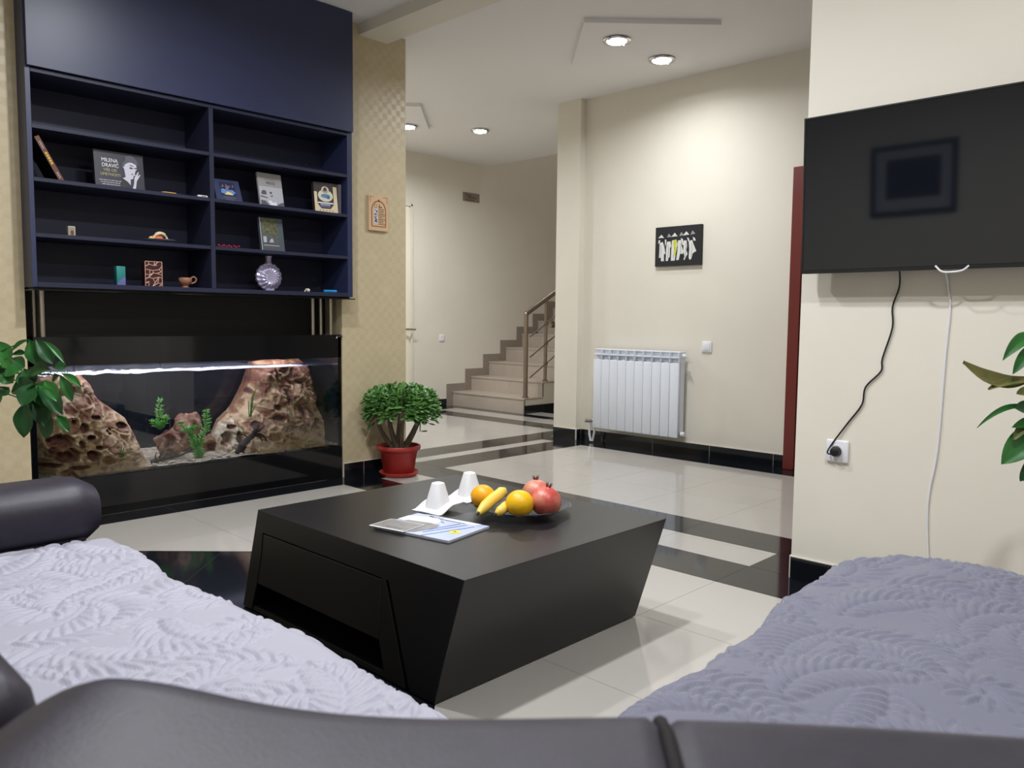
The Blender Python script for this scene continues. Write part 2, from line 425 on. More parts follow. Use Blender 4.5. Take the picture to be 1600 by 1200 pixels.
# ------------------------------------------------------------------ ceiling panels and lamps
def panel(name, c, r, z0, z1):
    poly = [(c[0] + r, c[1], z0), (c[0], c[1] + r, z0), (c[0] - r, c[1], z0), (c[0], c[1] - r, z0)]
    return struct(MB().prism(poly, (0, 0, z1 - z0)).build(name, CEIL))
PZ = 2.772
panel('trim_1', (4.418, 3.135), 0.582, PZ, CZ)
panel('trim_2', (4.395, 5.945), 0.605, PZ, CZ)
panel('trim_3', (1.25, 1.72), 0.59, PZ, CZ)
GLOW = mat('lamp_glow', (255, 250, 240), 0.4, emit=(255, 250, 240), **{'Emission Strength': 9.0})
def lamp(x, y, z, label, power=LAMP_W, group='recessed spot lamps in the ceiling', col=LAMP_COL):
    t = thing('ceiling_lamp', label, 'lamp', (x, y, z - 0.03), group)
    MB().lathe([(0.062, 0.0), (0.083, -0.002), (0.089, -0.007), (0.086, -0.014), (0.072, -0.016), (0.064, -0.012)], (x, y, z), 32).build('ring', CHROME, t, 60)
    MB().lathe([(0.0635, -0.001), (0.066, -0.010), (0.058, -0.019), (0.036, -0.027), (0.001, -0.030)], (x, y, z), 24).build('bulb', GLOW, t, 60)
    for s in (-1, 1): MB().rbox(x + s * 0.078 - 0.006, x + s * 0.078 + 0.006, y - 0.007, y + 0.007, z - 0.022, z - 0.012, 0.002).build('clip', CHROME, t)
    l = bpy.data.lights.new('lamp_light', 'AREA'); l.shape = 'DISK'; l.size = 0.12; l.energy = power; l.color = col; l.spread = R(165)
    lo = bpy.data.objects.new('lamp_light', l); C.objects.link(lo); lo.parent = t; lo.location = (0, 0, -0.003)
lamp(4.20, 3.163, PZ, 'round chrome spot lamp on the diamond panel, the one nearer the table', 18)
lamp(4.706, 3.163, PZ, 'round chrome spot lamp on the diamond panel, the one nearer the radiator wall', 3.8)
lamp(4.745, 5.945, PZ, 'spot lamp on the hall ceiling panel, half hidden by the wallpapered column')
lamp(4.05, 5.945, PZ, 'spot lamp on the hall ceiling panel, wholly behind the wallpapered column')
lamp(5.384, 5.655, CZ, 'round spot lamp set in the hall ceiling before the stairs', 9)
lamp(0.98, 1.72, PZ, 'spot lamp above the coffee table on the side of the sofa', 17)
lamp(1.52, 1.72, PZ, 'spot lamp above the coffee table on the side of the television', 17)
lamp(1.55, 2.85, CZ, 'spot lamp in the ceiling before the aquarium wall', 24)
lamp(1.30, 0.15, CZ, 'added spot lamp above the right sofa seat that brightens the TV wall', 24)  # added lamp out of view, brightens the TV wall
lamp(7.7, 6.6, 5.0, 'spot lamp high above the staircase', 8, col=(0.93, 0.9, 1.0))

# ------------------------------------------------------------------ staircase
st = thing('staircase', 'taupe tiled staircase climbing along the cream hall wall', 'staircase', (6.2, 6.36, 0))
X0, TR, RI, NS, YA, YB = 6.185, 0.29, 0.165, 9, 5.795, 6.92
poly = [(X0 + 0.012, YA, 0.0)]
for i in range(NS):
    poly += [(X0 + 0.012 + TR * i, YA, RI * (i + 1) - 0.02), (X0 + 0.012 + TR * (i + 1), YA, RI * (i + 1) - 0.02)]
poly += [(X0 + TR * NS + 0.012, YA, 0.0)]
# solid core built step by step so every face stays flat
mb = MB()
for i in range(NS): mb.box(X0 + 0.012 + TR * i, X0 + 0.012 + TR * (i + 1), YA, YB, 0.0, RI * (i + 1) - 0.018)
mb.build('core', CREAM, st)
for i in range(NS):
    x = X0 + TR * i
    js = [YA - 0.004, 6.22 + 0.07 * (i % 2), 6.56 + 0.05 * (i % 3), YB]
    for k in range(3):
        if i == 0 and k < 2:
            if k == 0: MB().box(x, x + 0.012, js[0], js[2] - 0.0008 + 0.3, RI * i, RI * (i + 1) - 0.018).build('riser_tile', STEP, st)
            continue
        if i == 0: continue
        MB().box(x, x + 0.012, js[k] + 0.0008, js[k + 1] - 0.0008, RI * i, RI * (i + 1) - 0.018).build('riser_tile', STEP, st)
    if i == 0: MB().box(x, x + 0.012, js[2] + 0.301, YB, 0, RI - 0.018).build('riser_tile', STEP, st)
    MB().rbox(x - 0.008, x + TR + 0.006, YA - 0.01, YB, RI * (i + 1) - 0.018, RI * (i + 1), 0.002).build('tread', STEP, st)
    MB().box(X0 - 0.095 + TR * i, X0 - 0.095 + TR * (i + 1) - 0.002, 6.92, 6.9295, RI * i if i else 0, 0.254 + RI * i).build('skirting_tile', STEPD, st)
    MB().box(x - 0.004, x + 0.02, YA - 0.006, YA + 0.001, RI * i, RI * (i + 1) - 0.018).build('edge_strip', STEPD, st)
for i in range(3):
    MB().box(X0 + 0.006 + 0.2 * i + (0.06 if i else 0), X0 + 0.2 + 0.06 + 0.2 * i - 0.002 , YA - 0.012, YA, 0.0, 0.086).build('baseboard_tile', TILE_K, st)

rl = thing('stair_railing', 'brown steel stair railing with round posts and three thin bars', 'railing', (6.26, 5.84, RI))
def onx_line(x, z0, x0, k=0.52): return z0 + (x - x0) * k
mb = MB(); mb.tube([(6.257, 5.84, RI), (6.257, 5.84, 1.055)], 0.024, 16); mb.lathe([(0.036, 0), (0.036, 0.012), (0.026, 0.016)], (6.257, 5.84, RI), 16); mb.ball((6.257, 5.84, 1.06), 0.026, 14, 8); mb.build('post', BRASSY, rl, 50)
for k in range(1, 5):
    x = 6.257 + 0.316 * k + (0.0 if k == 1 else 0.12 * (k - 1)); zt = onx_line(x, 1.06, 6.257)
    zb = RI * (int((x - X0) / TR) + 1)
    mb = MB(); mb.tube([(x, 5.84, zb), (x, 5.84, zt - 0.01)], 0.019, 14); mb.lathe([(0.032, 0), (0.032, 0.01), (0.02, 0.014)], (x, 5.84, zb), 16); mb.build('post', BRASSY, rl, 50)
MB().tube([(6.257, 5.84, 1.065), (7.9, 5.84, onx_line(7.9, 1.065, 6.257))], 0.027, 16).build('handrail', BRASSY, rl, 50)
for z in (0.821, 0.601, 0.38):
    MB().tube([(6.32, 5.835, z), (7.9, 5.835, onx_line(7.9, z, 6.32, 0.56))], 0.008, 10).build('bar', BRASSY, rl, 50)
    MB().rbox(6.545, 6.60, 5.825, 5.85, z + 0.125, z + 0.16, 0.006).build('clamp', BRASSY, rl)
mb = MB(); mb.tube([(6.64, 5.84, 0.945), (6.70, 5.84, 0.952)], [0.034, 0.038], 14); mb.build('bracket', BRASSY, rl, 50)

# ------------------------------------------------------------------ fittings on the far walls
def wall_plate(name, label, cat, c, axis, hs=0.041, socket=False, group=None):
    """axis: outward normal"""
    n = Vector(axis); u = n.cross(Vector((0, 0, 1))).normalized() * -1; v = Vector((0, 0, 1))
    t = thing(name, label, cat, Vector(c) - v * hs, group)
    mt = Matrix((u, n, v)).transposed().to_4x4(); mt.translation = Vector(c)
    MB().rbox(-hs, hs, 0.0, 0.011, -hs, hs, 0.009, 3, mt).build('cover_plate', WHITE, t, 40)
    if not socket:
        MB().rbox(-0.028, 0.028, 0.009, 0.015, -0.028, 0.028, 0.004, 2, mt).build('rocker', WHITE, t, 40)
    else:
        rot = mt @ Matrix.Rotation(R(-90), 4, 'X')
        MB().lathe([(0.0205, 0.0112), (0.0215, 0.013), (0.024, 0.0125), (0.0245, 0.0105), (0.018, 0.0105)], (0, 0, 0), 24, mtx=rot).build('socket_ring', WHITE, t, 50)
    return t, mt
wall_plate('light_switch', 'white square light switch on the cream wall right of the radiator', 'switch', (5.245, 3.068, 0.814), (-1, 0, 0))
wall_plate('wall_socket', 'small white socket low on the hall wall left of the stairs', 'socket', (6.015, 6.93, 0.785), (0, -1, 0), 0.038, True)
sock, smt = wall_plate('wall_socket', 'white wall socket under the television with a black plug in it', 'socket', (2.98, 1.18, 0.523), (-1, 0, 0), 0.042, True)

sg = thing('hall_sign', 'small grey rectangular sign high on the hall wall', 'sign', (6.457, 6.93, 2.36))
MB().rbox(6.33, 6.585, 6.915, 6.93, 2.362, 2.462, 0.003).build('plate', mat('grey_sign_plate', (138, 126, 112), 0.45), sg)
fr = Frame((6.33, 6.915, 2.362), (1, 0, 0), (0, 0, 1))
decal(fr, [rect(0.035, 0.06, 0.05, 0.085), rect(0.06, 0.07, 0.13, 0.076), rect(0.06, 0.056, 0.12, 0.062), rect(0.06, 0.04, 0.2, 0.05), rect(0.03, 0.012, 0.17, 0.02)], 'print', mat('sign_ink', (80, 70, 60), 0.6), sg)

# painting of six walking women in conical hats
pt = thing('painting', 'black painting of white-robed figures in pointed hats above the radiator', 'painting', (5.245, 3.327, 1.416))
MB().rbox(5.218, 5.245, 3.127, 3.526, 1.417, 1.712, 0.003).build('canvas', mat('black_canvas', (24, 24, 29), 0.6), pt)
fr = Frame((5.218, 3.526, 1.417), (0, -1, 0), (0, 0, 1))
PW, PH = 0.399, 0.295
def px(x, y):  # picture coordinates in the unit frame
    return ((x) * PW, (1 - y) * PH)
ROBE = mat('white_paint', (214, 214, 210), 0.6); GREYP = mat('grey_paint', (150, 150, 150), 0.6); YEL = mat('yellow_paint', (198, 200, 40), 0.6); SKETCH = mat('black_paint', (22, 22, 26), 0.6)
figs = [(0.125, [(0.10, .40), (0.17, .38), (0.21, .52), (0.235, .68), (0.20, .70), (0.205, .87), (0.14, .87), (0.135, .78), (0.09, .78), (0.10, .60)]),
        (0.29, [(0.265, .38), (0.345, .38), (0.36, .50), (0.335, .55), (0.335, .77), (0.305, .80), (0.295, .87), (0.245, .87), (0.25, .55)]),
        (0.42, [(0.375, .36), (0.47, .34), (0.50, .46), (0.47, .60), (0.46, .72), (0.445, .87), (0.36, .87), (0.365, .60)]),
        (0.56, [(0.505, .37), (0.57, .36), (0.585, .50), (0.635, .66), (0.61, .72), (0.56, .70), (0.53, .86), (0.475, .86), (0.50, .62)]),
        (0.67, [(0.625, .38), (0.69, .38), (0.705, .52), (0.69, .62), (0.72, .72), (0.68, .80), (0.655, .87), (0.635, .86), (0.655, .78), (0.63, .66)]),
        (0.80, [(0.735, .40), (0.81, .38), (0.845, .50), (0.905, .66), (0.83, .71), (0.80, .85), (0.77, .87), (0.745, .82), (0.755, .60)])]
for k, (cx, pl) in enumerate(figs):
    decal(fr, [[px(a, b) for a, b in pl]], 'painted_robe', ROBE, pt)
    decal(fr, [[px(a, b) for a, b in [(cx - .06 + .03 * (k % 2), .245 - .005 * k + .03), (cx + .012, .185 - .008 * k + .01 * (k == 0)), (cx + .075, .26 - .01 * k + .02), (cx + .02, .275 - .008 * k)]]], 'painted_hat', (ROBE, GREYP, ROBE, GREYP, ROBE, GREYP)[k], pt)
    decal(fr, stroke([px(cx, .45), px(cx + .015, .6), px(cx - .005, .8)], 0.0022), 'painted_fold', SKETCH, pt, h=0.0009)
decal(fr, [[px(a, b) for a, b in [(.405, .37), (.47, .34), (.485, .46), (.45, .50), (.49, .56), (.455, .74), (.42, .72), (.44, .56), (.40, .45)]]], 'painted_sash', YEL, pt, h=0.001)
for q in ([(.075, .33), (.115, .33), (.10, .40), (.07, .42)], [(.215, .32), (.25, .33), (.245, .43), (.225, .50)], [(.565, .31), (.61, .34), (.63, .50), (.60, .48)], [(.70, .30), (.745, .34), (.75, .42), (.72, .40)], [(.82, .30), (.87, .34), (.885, .40), (.84, .40)]):
    decal(fr, [[px(a, b) for a, b in q]], 'painted_sleeve', ROBE, pt)

# wooden plaque on the papered column
pq = thing('wooden_plaque', 'light wooden plaque with an engraved arch on the gold wallpaper', 'plaque', (3.117, 4.22, 1.555))
MB().rbox(3.042, 3.194, 4.203, 4.22, 1.555, 1.775, 0.002).build('board', mat('light_engraved_wood', (214, 180, 140), 0.55, bump=(40, 0.1, 0.001)), pq)
fr = Frame((3.042, 4.203, 1.555), (1, 0, 0), (0, 0, 1)); BURN = mat('burnt_engraving', (150, 98, 66), 0.7); BURND = mat('dark_burnt_engraving', (98, 66, 46), 0.7)
arch = [(0.022, 0.03)] + [(0.022, 0.125)] + [(0.076 - 0.054 * math.cos(t), 0.125 + 0.062 * math.sin(t)) for t in [math.pi * i / 14 for i in range(1, 14)]] + [(0.130, 0.125), (0.130, 0.03)]
decal(fr, stroke(arch, 0.008), 'engraved_arch', BURN, pq)
decal(fr, stroke([(0.02, 0.028), (0.132, 0.028)], 0.006) + stroke([(0.007, 0.212), (0.04, 0.212)], 0.003) + stroke([(0.11, 0.212), (0.145, 0.212)], 0.003) + stroke([(0.01, 0.21), (0.012, 0.175)], 0.003) + stroke([(0.142, 0.21), (0.14, 0.175)], 0.003) + [ellipse(0.076, 0.19, 0.006, 0.008, 10)], 'engraved_border', BURN, pq)
decal(fr, [rect(0.038, 0.045, 0.066, 0.14)], 'picture_strip', mat('pale_enamel', (205, 202, 214), 0.5), pq)
rnd = random.Random(4)
decal(fr, [rect(a, b, a + 0.006, b + 0.006) for a, b in [(0.04 + rnd.random() * 0.02, 0.048 + rnd.random() * 0.085) for _ in range(26)]], 'picture_mark', mat('blue_black_mark', (40, 38, 72), 0.5), pq, h=0.001)
decal(fr, stroke([(0.052 + 0.011 * math.cos(t), 0.154 + 0.011 * math.sin(t)) for t in [math.pi * i / 6 for i in range(13)]], 0.003), 'engraved_halo', BURN, pq)
lines = []
for i in range(10):
    b = 0.135 - i * 0.0105; a = 0.074
    while a < 0.118 - (i % 3) * 0.004:
        l = 0.004 + rnd.random() * 0.006; lines.append(rect(a, b, a + l, b + 0.0045)); a += l + 0.002
lines.append(rect(0.076, 0.146, 0.10, 0.153)); lines.append(rect(0.078, 0.15, 0.083, 0.168))
decal(fr, lines, 'engraved_text', BURND, pq)

# ------------------------------------------------------------------ radiator
rd = thing('radiator', 'white ten-section radiator hung low on the cream wall', 'radiator', (5.18, 3.62, 0.12))
YR0, NW = 3.222, 0.0803
for k in range(10):
    y0 = YR0 + NW * k; y1 = y0 + NW
    mb = MB()
    mb.rbox(5.115, 5.135, y0 + 0.0015, y1 - 0.0015, 0.130, 0.690, 0.006, 2)
    mb.rbox(5.135, 5.20, y0 + 0.030, y1 - 0.030, 0.150, 0.70, 0.003, 1)
    mb.rbox(5.145, 5.205, y0 + 0.004, y1 - 0.004, 0.16, 0.70, 0.004, 1)
    sec = mb.build('section', RADW, rd, 40)
    # two rows of recessed louvres at the top of each section
    for z0_ in (0.700, 0.741): MB().rbox(5.150, 5.156, y0 + 0.010, y1 - 0.001, z0_ - 0.006, z0_ + 0.022, 0.001, 1).build('louvre', RADW, sec)
    MB().rbox(5.118, 5.15, y0 + 0.001, y1 - 0.001, 0.724, 0.736, 0.002, 1).build('cross_bar', RADW, sec)
    MB().rbox(5.118, 5.205, y0 + 0.002, y0 + 0.009, 0.69, 0.772, 0.002, 1).build('fin', RADW, sec)
    MB().rbox(5.135, 5.205, y0 + 0.001, y1 - 0.001, 0.764, 0.774, 0.002, 1).build('top_cap', RADW, sec)
mb = MB(); mb.tube([(5.17, YR0, 0.155), (5.17, YR0 - 0.03, 0.155)], [0.02, 0.017], 12); mb.build('end_plug', WHITE, rd, 40)
mb = MB(); mb.tube([(5.17, YR0, 0.742), (5.17, YR0 - 0.025, 0.742)], [0.018, 0.014], 12); mb.tube([(5.17, YR0 - 0.025, 0.742), (5.15, YR0 - 0.045, 0.738)], 0.007, 8); mb.build('air_vent', WHITE, rd, 40)
YL = YR0 + 10 * NW
mb = MB(); mb.tube([(5.17, YL, 0.18), (5.17, YL + 0.05, 0.18)], 0.014, 12); mb.tube([(5.20, YL + 0.045, 0.18), (5.13, YL + 0.045, 0.18), (5.085, YL + 0.06, 0.19)], [0.012, 0.015, 0.017], 12); mb.build('valve', mat('nickel_valve', (196, 192, 184), 0.3, 0.8), rd, 40)
mb = MB()
mb.tube(spline([(5.16, YL + 0.055, 0.165), (5.155, YL + 0.06, 0.08), (5.155, YL + 0.045, 0.012)], 6), 0.009, 10)
mb.tube(spline([(5.17, YL + 0.012, 0.165), (5.16, YL + 0.012, 0.09), (5.16, YL + 0.03, 0.012)], 6), 0.009, 10)
mb.build('pipe', WHITE, rd, 60)
for yy in (YR0 + 0.16, YR0 + 0.64):
    MB().rbox(5.19, 5.245, yy - 0.01, yy + 0.01, 0.68, 0.70, 0.002, 1).build('bracket', WHITE, rd)

# ------------------------------------------------------------------ television
tv = thing('television', 'large black flat television mounted on the cream wall', 'television', (2.9, 0.81, 1.175))
TVH, TVW = 0.556, 0.985
tt = Vector((-0.0414, 0, 0.99914)); uu = Vector((0, -1, 0)); nn = Vector((-0.99914, 0, -0.0414))
mt = Matrix((nn, uu, tt)).transposed().to_4x4(); mt.translation = Vector((2.878, 1.302, 1.178))   # local x outward, y along width, z up
MB().rbox(-0.045, -0.004, 0.0, TVW, 0.0, TVH, 0.006, 2, mt).build('housing', mat('tv_black_plastic', (16, 16, 18), 0.42), tv, 40)
MB().rbox(-0.006, 0.0, 0.006, TVW - 0.006, 0.012, TVH - 0.006, 0.001, 1, mt).build('screen', mat('tv_screen', (14, 18, 25), 0.045, spec=0.7), tv)
mb = MB(); mb.rbox(-0.006, 0.0015, 0, 0.006, 0, TVH, 0.001, 1, mt); mb.rbox(-0.006, 0.0015, TVW - 0.006, TVW, 0, TVH, 0.001, 1, mt); mb.rbox(-0.006, 0.0015, 0, TVW, TVH - 0.006, TVH, 0.001, 1, mt); mb.rbox(-0.006, 0.0015, 0, TVW, 0, 0.012, 0.001, 1, mt)
mb.build('bezel', MATS['tv_black_plastic'], tv)
MB().rbox(2.925, 2.98, 0.65, 0.95, 1.3, 1.6, 0.004).build('wall_mount', BLACK, tv)

cb = thing('power_cable', 'thin black cable hanging from the television to the wall socket', 'cable', (2.965, 1.1, 0.52))
pts = [(2.93, 0.983, 1.20), (2.955, 0.983, 1.173), (2.968, 0.987, 1.124), (2.974, 1.008, 1.057), (2.974, 1.005, 0.985), (2.974, 1.034, 0.875), (2.974, 1.037, 0.829), (2.974, 1.088, 0.769), (2.974, 1.098, 0.705), (2.974, 1.144, 0.635), (2.968, 1.193, 0.558), (2.95, 1.207, 0.522), (2.948, 1.200, 0.513), (2.948, 1.19, 0.515)]
MB().tube(spline(pts, 5), 0.0030, 8).build('cord', BLACK, cb, 60)
rot = smt @ Matrix.Rotation(R(-90), 4, 'X')
MB().lathe([(0.0185, 0.014), (0.019, 0.022), (0.0165, 0.036), (0.008, 0.040)], (0, 0, 0), 20, mtx=rot).build('plug', BLACK, cb, 40)
wc = thing('white_cable', 'white cable trailing down the wall below the television', 'cable', (2.972, 0.84, 0.2))
MB().tube(spline([(2.945, 0.84, 1.20), (2.972, 0.834, 1.14), (2.975, 0.832, 1.116), (2.976, 0.823, 1.056), (2.976, 0.83, 0.884), (2.976, 0.839, 0.576), (2.976, 0.858, 0.417), (2.976, 0.859, 0.304), (2.976, 0.844, 0.1), (2.968, 0.844, 0.03)], 6), 0.0036, 8).build('cord', WHITE, wc, 60)
MB().tube(spline([(2.87, 0.845, 1.19), (2.87, 0.825, 1.171), (2.87, 0.80, 1.168), (2.87, 0.765, 1.172), (2.87, 0.745, 1.187)], 6), 0.0032, 8).build('cord_loop', WHITE, wc, 60)

# framed picture on the wall behind the sofa, mirrored in the screen
fp = thing('framed_picture', 'dark framed picture with a grey mat, seen mirrored in the television screen', 'picture', (-0.95, 2.145, 1.52))
mb = MB(); fw = 0.04
ya, yb, za, zb = 1.83, 2.458, 1.523, 2.066
mb.rbox(-0.95, -0.925, ya, yb, za, za + fw, 0.003); mb.rbox(-0.95, -0.925, ya, yb, zb - fw, zb, 0.003); mb.rbox(-0.95, -0.925, ya, ya + fw, za + fw, zb - fw, 0.003); mb.rbox(-0.95, -0.925, yb - fw, yb, za + fw, zb - fw, 0.003)
mb.build('frame', BLACK, fp)
MB().box(-0.948, -0.938, ya + fw, yb - fw, za + fw, zb - fw).build('mat_board', mat('grey_mat_board', (178, 182, 190), 0.7), fp)
MB().box(-0.94, -0.936, 1.943, 2.34, 1.652, 1.955).build('print', mat('dark_print', (34, 24, 34), 0.6, mottle=(9, 0.5)), fp)

# ------------------------------------------------------------------ wall unit with shelves
bc = thing('shelf_unit', 'dark navy wall unit with open shelves above the aquarium', 'shelf', (1.98, 4.25, 1.127))
YF, YB2, XL, XR = 4.10, 4.40, 1.113, 2.846
ZD = 2.105
for nm, a in (('side_panel', (XL, XL + 0.022, YF, YB2, 1.127, 2.795)), ('side_panel', (XR - 0.034, XR, YF, YB2, 1.127, 2.795)),
              ('shelf', (XL + 0.022, XR - 0.034, YF, YB2, 1.127, 1.150)),
              ('shelf', (XL + 0.022, XR - 0.034, YF, YB2, 2.083, 2.102)),
              ('divider', (1.958, 1.982, YF, YB2 - 0.012, 1.150, 2.083))):
    MB().rbox(*a, 0.0012, 1).build(nm, NAVYIN if nm != 'side_panel' else NAVY, bc)
for z in (1.372, 1.621, 1.856):
    for a, b in ((XL + 0.022, 1.958), (1.982, XR - 0.034)):
        MB().rbox(a, b, YF + 0.002, YB2 - 0.012, z - 0.018, z, 0.001, 1).build('shelf', NAVYIN, bc)
MB().box(XL + 0.022, XR - 0.034, YB2 - 0.012, YB2, 1.150, 2.795).build('back_panel', NAVYIN, bc)
MB().rbox(XL + 0.006, XR - 0.002, YF - 0.018, YF, ZD, 2.795, 0.0015, 1).build('door', NAVY, bc)
MB().rbox(XL - 0.0, XR + 0.012, YF - 0.01, YB2, 1.112, 1.118, 0.001, 1).build('glass_plate', BLACKGLASS, bc)
MB().box(XL + 0.01, XR - 0.01, YF + 0.02, YB2, 1.118, 1.127).build('spacer', BLACK, bc)
for x, z in ((2.71, 1.935), (2.76, 1.235), (2.79, 1.19), (2.70, 1.60)):
    MB().lathe([(0.004, 0), (0.004, 0.004), (0.002, 0.006)], (0, 0, 0), 10, mtx=Matrix.Translation((x, YB2 - 0.012, z)) @ Matrix.Rotation(R(90), 4, 'X')).build('screw_cap', STEEL, bc)
S0, S1, S2, S3 = 1.150, 1.372, 1.621, 1.856

def book(name, label, x, y, z, wd, ht, th, material, lean=10, yaw=0, pages=True):
    """upright book facing the room: lower-left front corner at x,y,z, leaning back"""
    t = thing(name, label, 'book', (x + wd / 2, y, z))
    u = Vector((math.cos(R(yaw)), math.sin(R(yaw)), 0)); back = Vector((-math.sin(R(yaw)), math.cos(R(yaw)), 0))
    v = (Vector((0, 0, 1)) * math.cos(R(lean)) + back * math.sin(R(lean))); n = u.cross(v)
    o = Vector((x, y, z + 0.0005))
    mt = Matrix((u, -n, v)).transposed().to_4x4(); mt.translation = o + Vector((0, 0, th * math.sin(R(lean)) * 0.0))
    MB().rbox(0, wd, 0, 0.002, 0, ht, 0.0006, 1, mt).build('front_cover', material, t)
    MB().rbox(0, wd, th - 0.002, th, 0, ht, 0.0006, 1, mt).build('back_cover', material, t)
    MB().rbox(0, 0.002, 0.002, th - 0.002, 0, ht, 0.0005, 1, mt).build('spine', material, t)
    mb = MB(); mb.rbox(0.002, wd - 0.002, 0.002, th - 0.002, 0.002, ht - 0.002, 0.0005, 1, mt); mb.build('pages', MATS['paper_edge'], t)
    return t, Frame(mt @ Vector((0, 0, 0)), u, v)
mat('paper_edge', (214, 208, 196), 0.8)
LW = mat('print_white', (226, 224, 228), 0.6); LK = mat('print_black', (26, 26, 30), 0.6); LGOLD = mat('print_gold', (176, 168, 120), 0.6); LGREY = mat('print_grey', (120, 120, 128), 0.6); LPALE = mat('print_pale_grey', (176, 176, 184), 0.6)

# leaning book at the far left, seen by its brown spine
t = thing('leaning_book', 'brown book leaning against the left side of the upper shelf', 'book', (1.22, 4.2, S2))
mt = Matrix.Translation((1.272, 4.13, S2 + 0.001)) @ Matrix.Rotation(R(-28), 4, 'Y')
MB().rbox(-0.022, 0.0, 0.0, 0.004, 0.0, 0.218, 0.001, 1, mt).build('spine', mat('brown_book_spine', (104, 62, 44), 0.5), t)
MB().rbox(-0.003, 0.0, 0.004, 0.16, 0.0, 0.218, 0.001, 1, mt).build('cover', BLACK, t)
MB().rbox(-0.022, -0.019, 0.004, 0.16, 0.0, 0.218, 0.001, 1, mt).build('cover', BLACK, t)
mb = MB(); mb.rbox(-0.019, -0.003, 0.004, 0.155, 0.003, 0.215, 0.001, 1, mt); mb.build('pages', MATS['paper_edge'], t)
o = mt @ Vector((-0.022, 0, 0)); fr = Frame(o, mt.to_3x3() @ Vector((1, 0, 0)), mt.to_3x3() @ Vector((0, 0, 1)))
decal(fr, [rect(0.006, 0.085 + 0.012 * i, 0.016, 0.094 + 0.012 * i) for i in range(5)], 'print', mat('print_yellow', (214, 176, 60), 0.6), t)
decal(fr, [rect(0.008, 0.02 + 0.01 * i, 0.014, 0.026 + 0.01 * i) for i in range(3)] + [rect(0.008, 0.16 + 0.009 * i, 0.014, 0.165 + 0.009 * i) for i in range(4)], 'print', LPALE, t)

# wide book with the portrait
t, fr = book('portrait_book', 'wide dark book with a woman portrait and white title on its cover', 1.413, 4.15, S2, 0.232, 0.178, 0.022, mat('charcoal_cover', (48, 47, 58), 0.45), lean=7)
text(fr, 'MILENA', 0.072, 0.124, 0.026, LW, t, sx=0.85); text(fr, 'DRAVIĆ', 0.074, 0.099, 0.026, LW, t, sx=0.85)
text(fr, 'VIŠE OD', 0.072, 0.078, 0.019, LGOLD, t, sx=0.9); text(fr, 'UMETNOSTI', 0.072, 0.057, 0.019, LGOLD, t, sx=0.9)
rnd = random.Random(2)
ls = []
for i in range(3):
    a = 0.018 + 0.006 * i
    while a < 0.122:
        l = 0.005 + rnd.random() * 0.012; ls.append(rect(a, 0.032 - 0.010 * i, a + l, 0.0355 - 0.010 * i)); a += l + 0.003
decal(fr, ls, 'small_print', LPALE, t)
decal(fr, [[(0.128, 0.052), (0.142, 0.06), (0.138, 0.10), (0.132, 0.108), (0.136, 0.122), (0.150, 0.132), (0.176, 0.135), (0.196, 0.126), (0.199, 0.105), (0.192, 0.096), (0.187, 0.082), (0.190, 0.074), (0.180, 0.068), (0.178, 0.055), (0.165, 0.05), (0.164, 0.022), (0.150, 0.038)]], 'portrait_face', mat('portrait_skin_grey', (196, 194, 206), 0.6), t)
decal(fr, [[(0.128, 0.108), (0.132, 0.128), (0.146, 0.142), (0.146, 0.162), (0.168, 0.17), (0.184, 0.166), (0.200, 0.148), (0.206, 0.128), (0.197, 0.124), (0.182, 0.137), (0.160, 0.133), (0.145, 0.124), (0.136, 0.108)]], 'portrait_hair', mat('portrait_hair_grey', (86, 84, 94), 0.6), t, h=0.0008)
decal(fr, [ellipse(0.171, 0.107, 0.009, 0.004, 12, -0.2), ellipse(0.175, 0.077, 0.006, 0.0022, 10, -0.1), [(0.165, 0.119), (0.183, 0.115), (0.184, 0.118), (0.168, 0.123)], [(0.184, 0.106), (0.198, 0.106), (0.198, 0.112), (0.186, 0.110)]], 'portrait_feature', mat('portrait_dark', (52, 50, 60), 0.6), t, h=0.0011)
decal(fr, [[(0.172, 0.004), (0.186, 0.002), (0.194, 0.045), (0.214, 0.078), (0.210, 0.080), (0.198, 0.068), (0.207, 0.09), (0.203, 0.092), (0.184, 0.062), (0.180, 0.03)]], 'portrait_hand', MATS['portrait_skin_grey'], t, h=0.0009)
decal(fr, [[(0.128, 0.05), (0.15, 0.036), (0.163, 0.02), (0.168, 0.0), (0.11, 0.0), (0.118, 0.03)]], 'portrait_coat', mat('portrait_coat_dark', (40, 39, 48), 0.6), t, h=0.0009)

# pencil, quill-blue strip and eraser lying in a row
t = thing('pencil', 'thin pencil with an orange tip lying on the upper shelf', 'pencil', (1.80, 4.13, S2))
MB().tube([(1.735, 4.125, S2 + 0.004), (1.79, 4.128, S2 + 0.004)], 0.0038, 8).build('barrel', mat('orange_pencil', (214, 150, 60), 0.5), t)
MB().tube([(1.715, 4.124, S2 + 0.004), (1.735, 4.125, S2 + 0.004)], [0.0008, 0.0038], 8).build('point', mat('pencil_wood', (196, 160, 110), 0.6), t)
t = thing('paper_knife', 'slim grey blue paper knife lying beside the white eraser', 'knife', (1.86, 4.13, S2))
mb = MB(); mb.grid([[Vector((1.79 + 0.011 * i, 4.122 + s * 0.008 * math.sin(math.pi * (i + 0.5) / 11), S2 + 0.002 + 0.006 * math.sin(math.pi * i / 10) + 0.001 * (1 - abs(s)))) for s in (-1, 0, 1)] for i in range(11)])
mb.build('blade', mat('grey_blue_metal', (96, 100, 138), 0.4), t, 60)
t = thing('eraser', 'small white eraser block lying beside the shelf divider', 'eraser', (1.925, 4.13, S2))
MB().rbox(1.90, 1.953, 4.115, 4.135, S2 + 0.0005, S2 + 0.011, 0.003, 2).build('block', LW, t, 40)
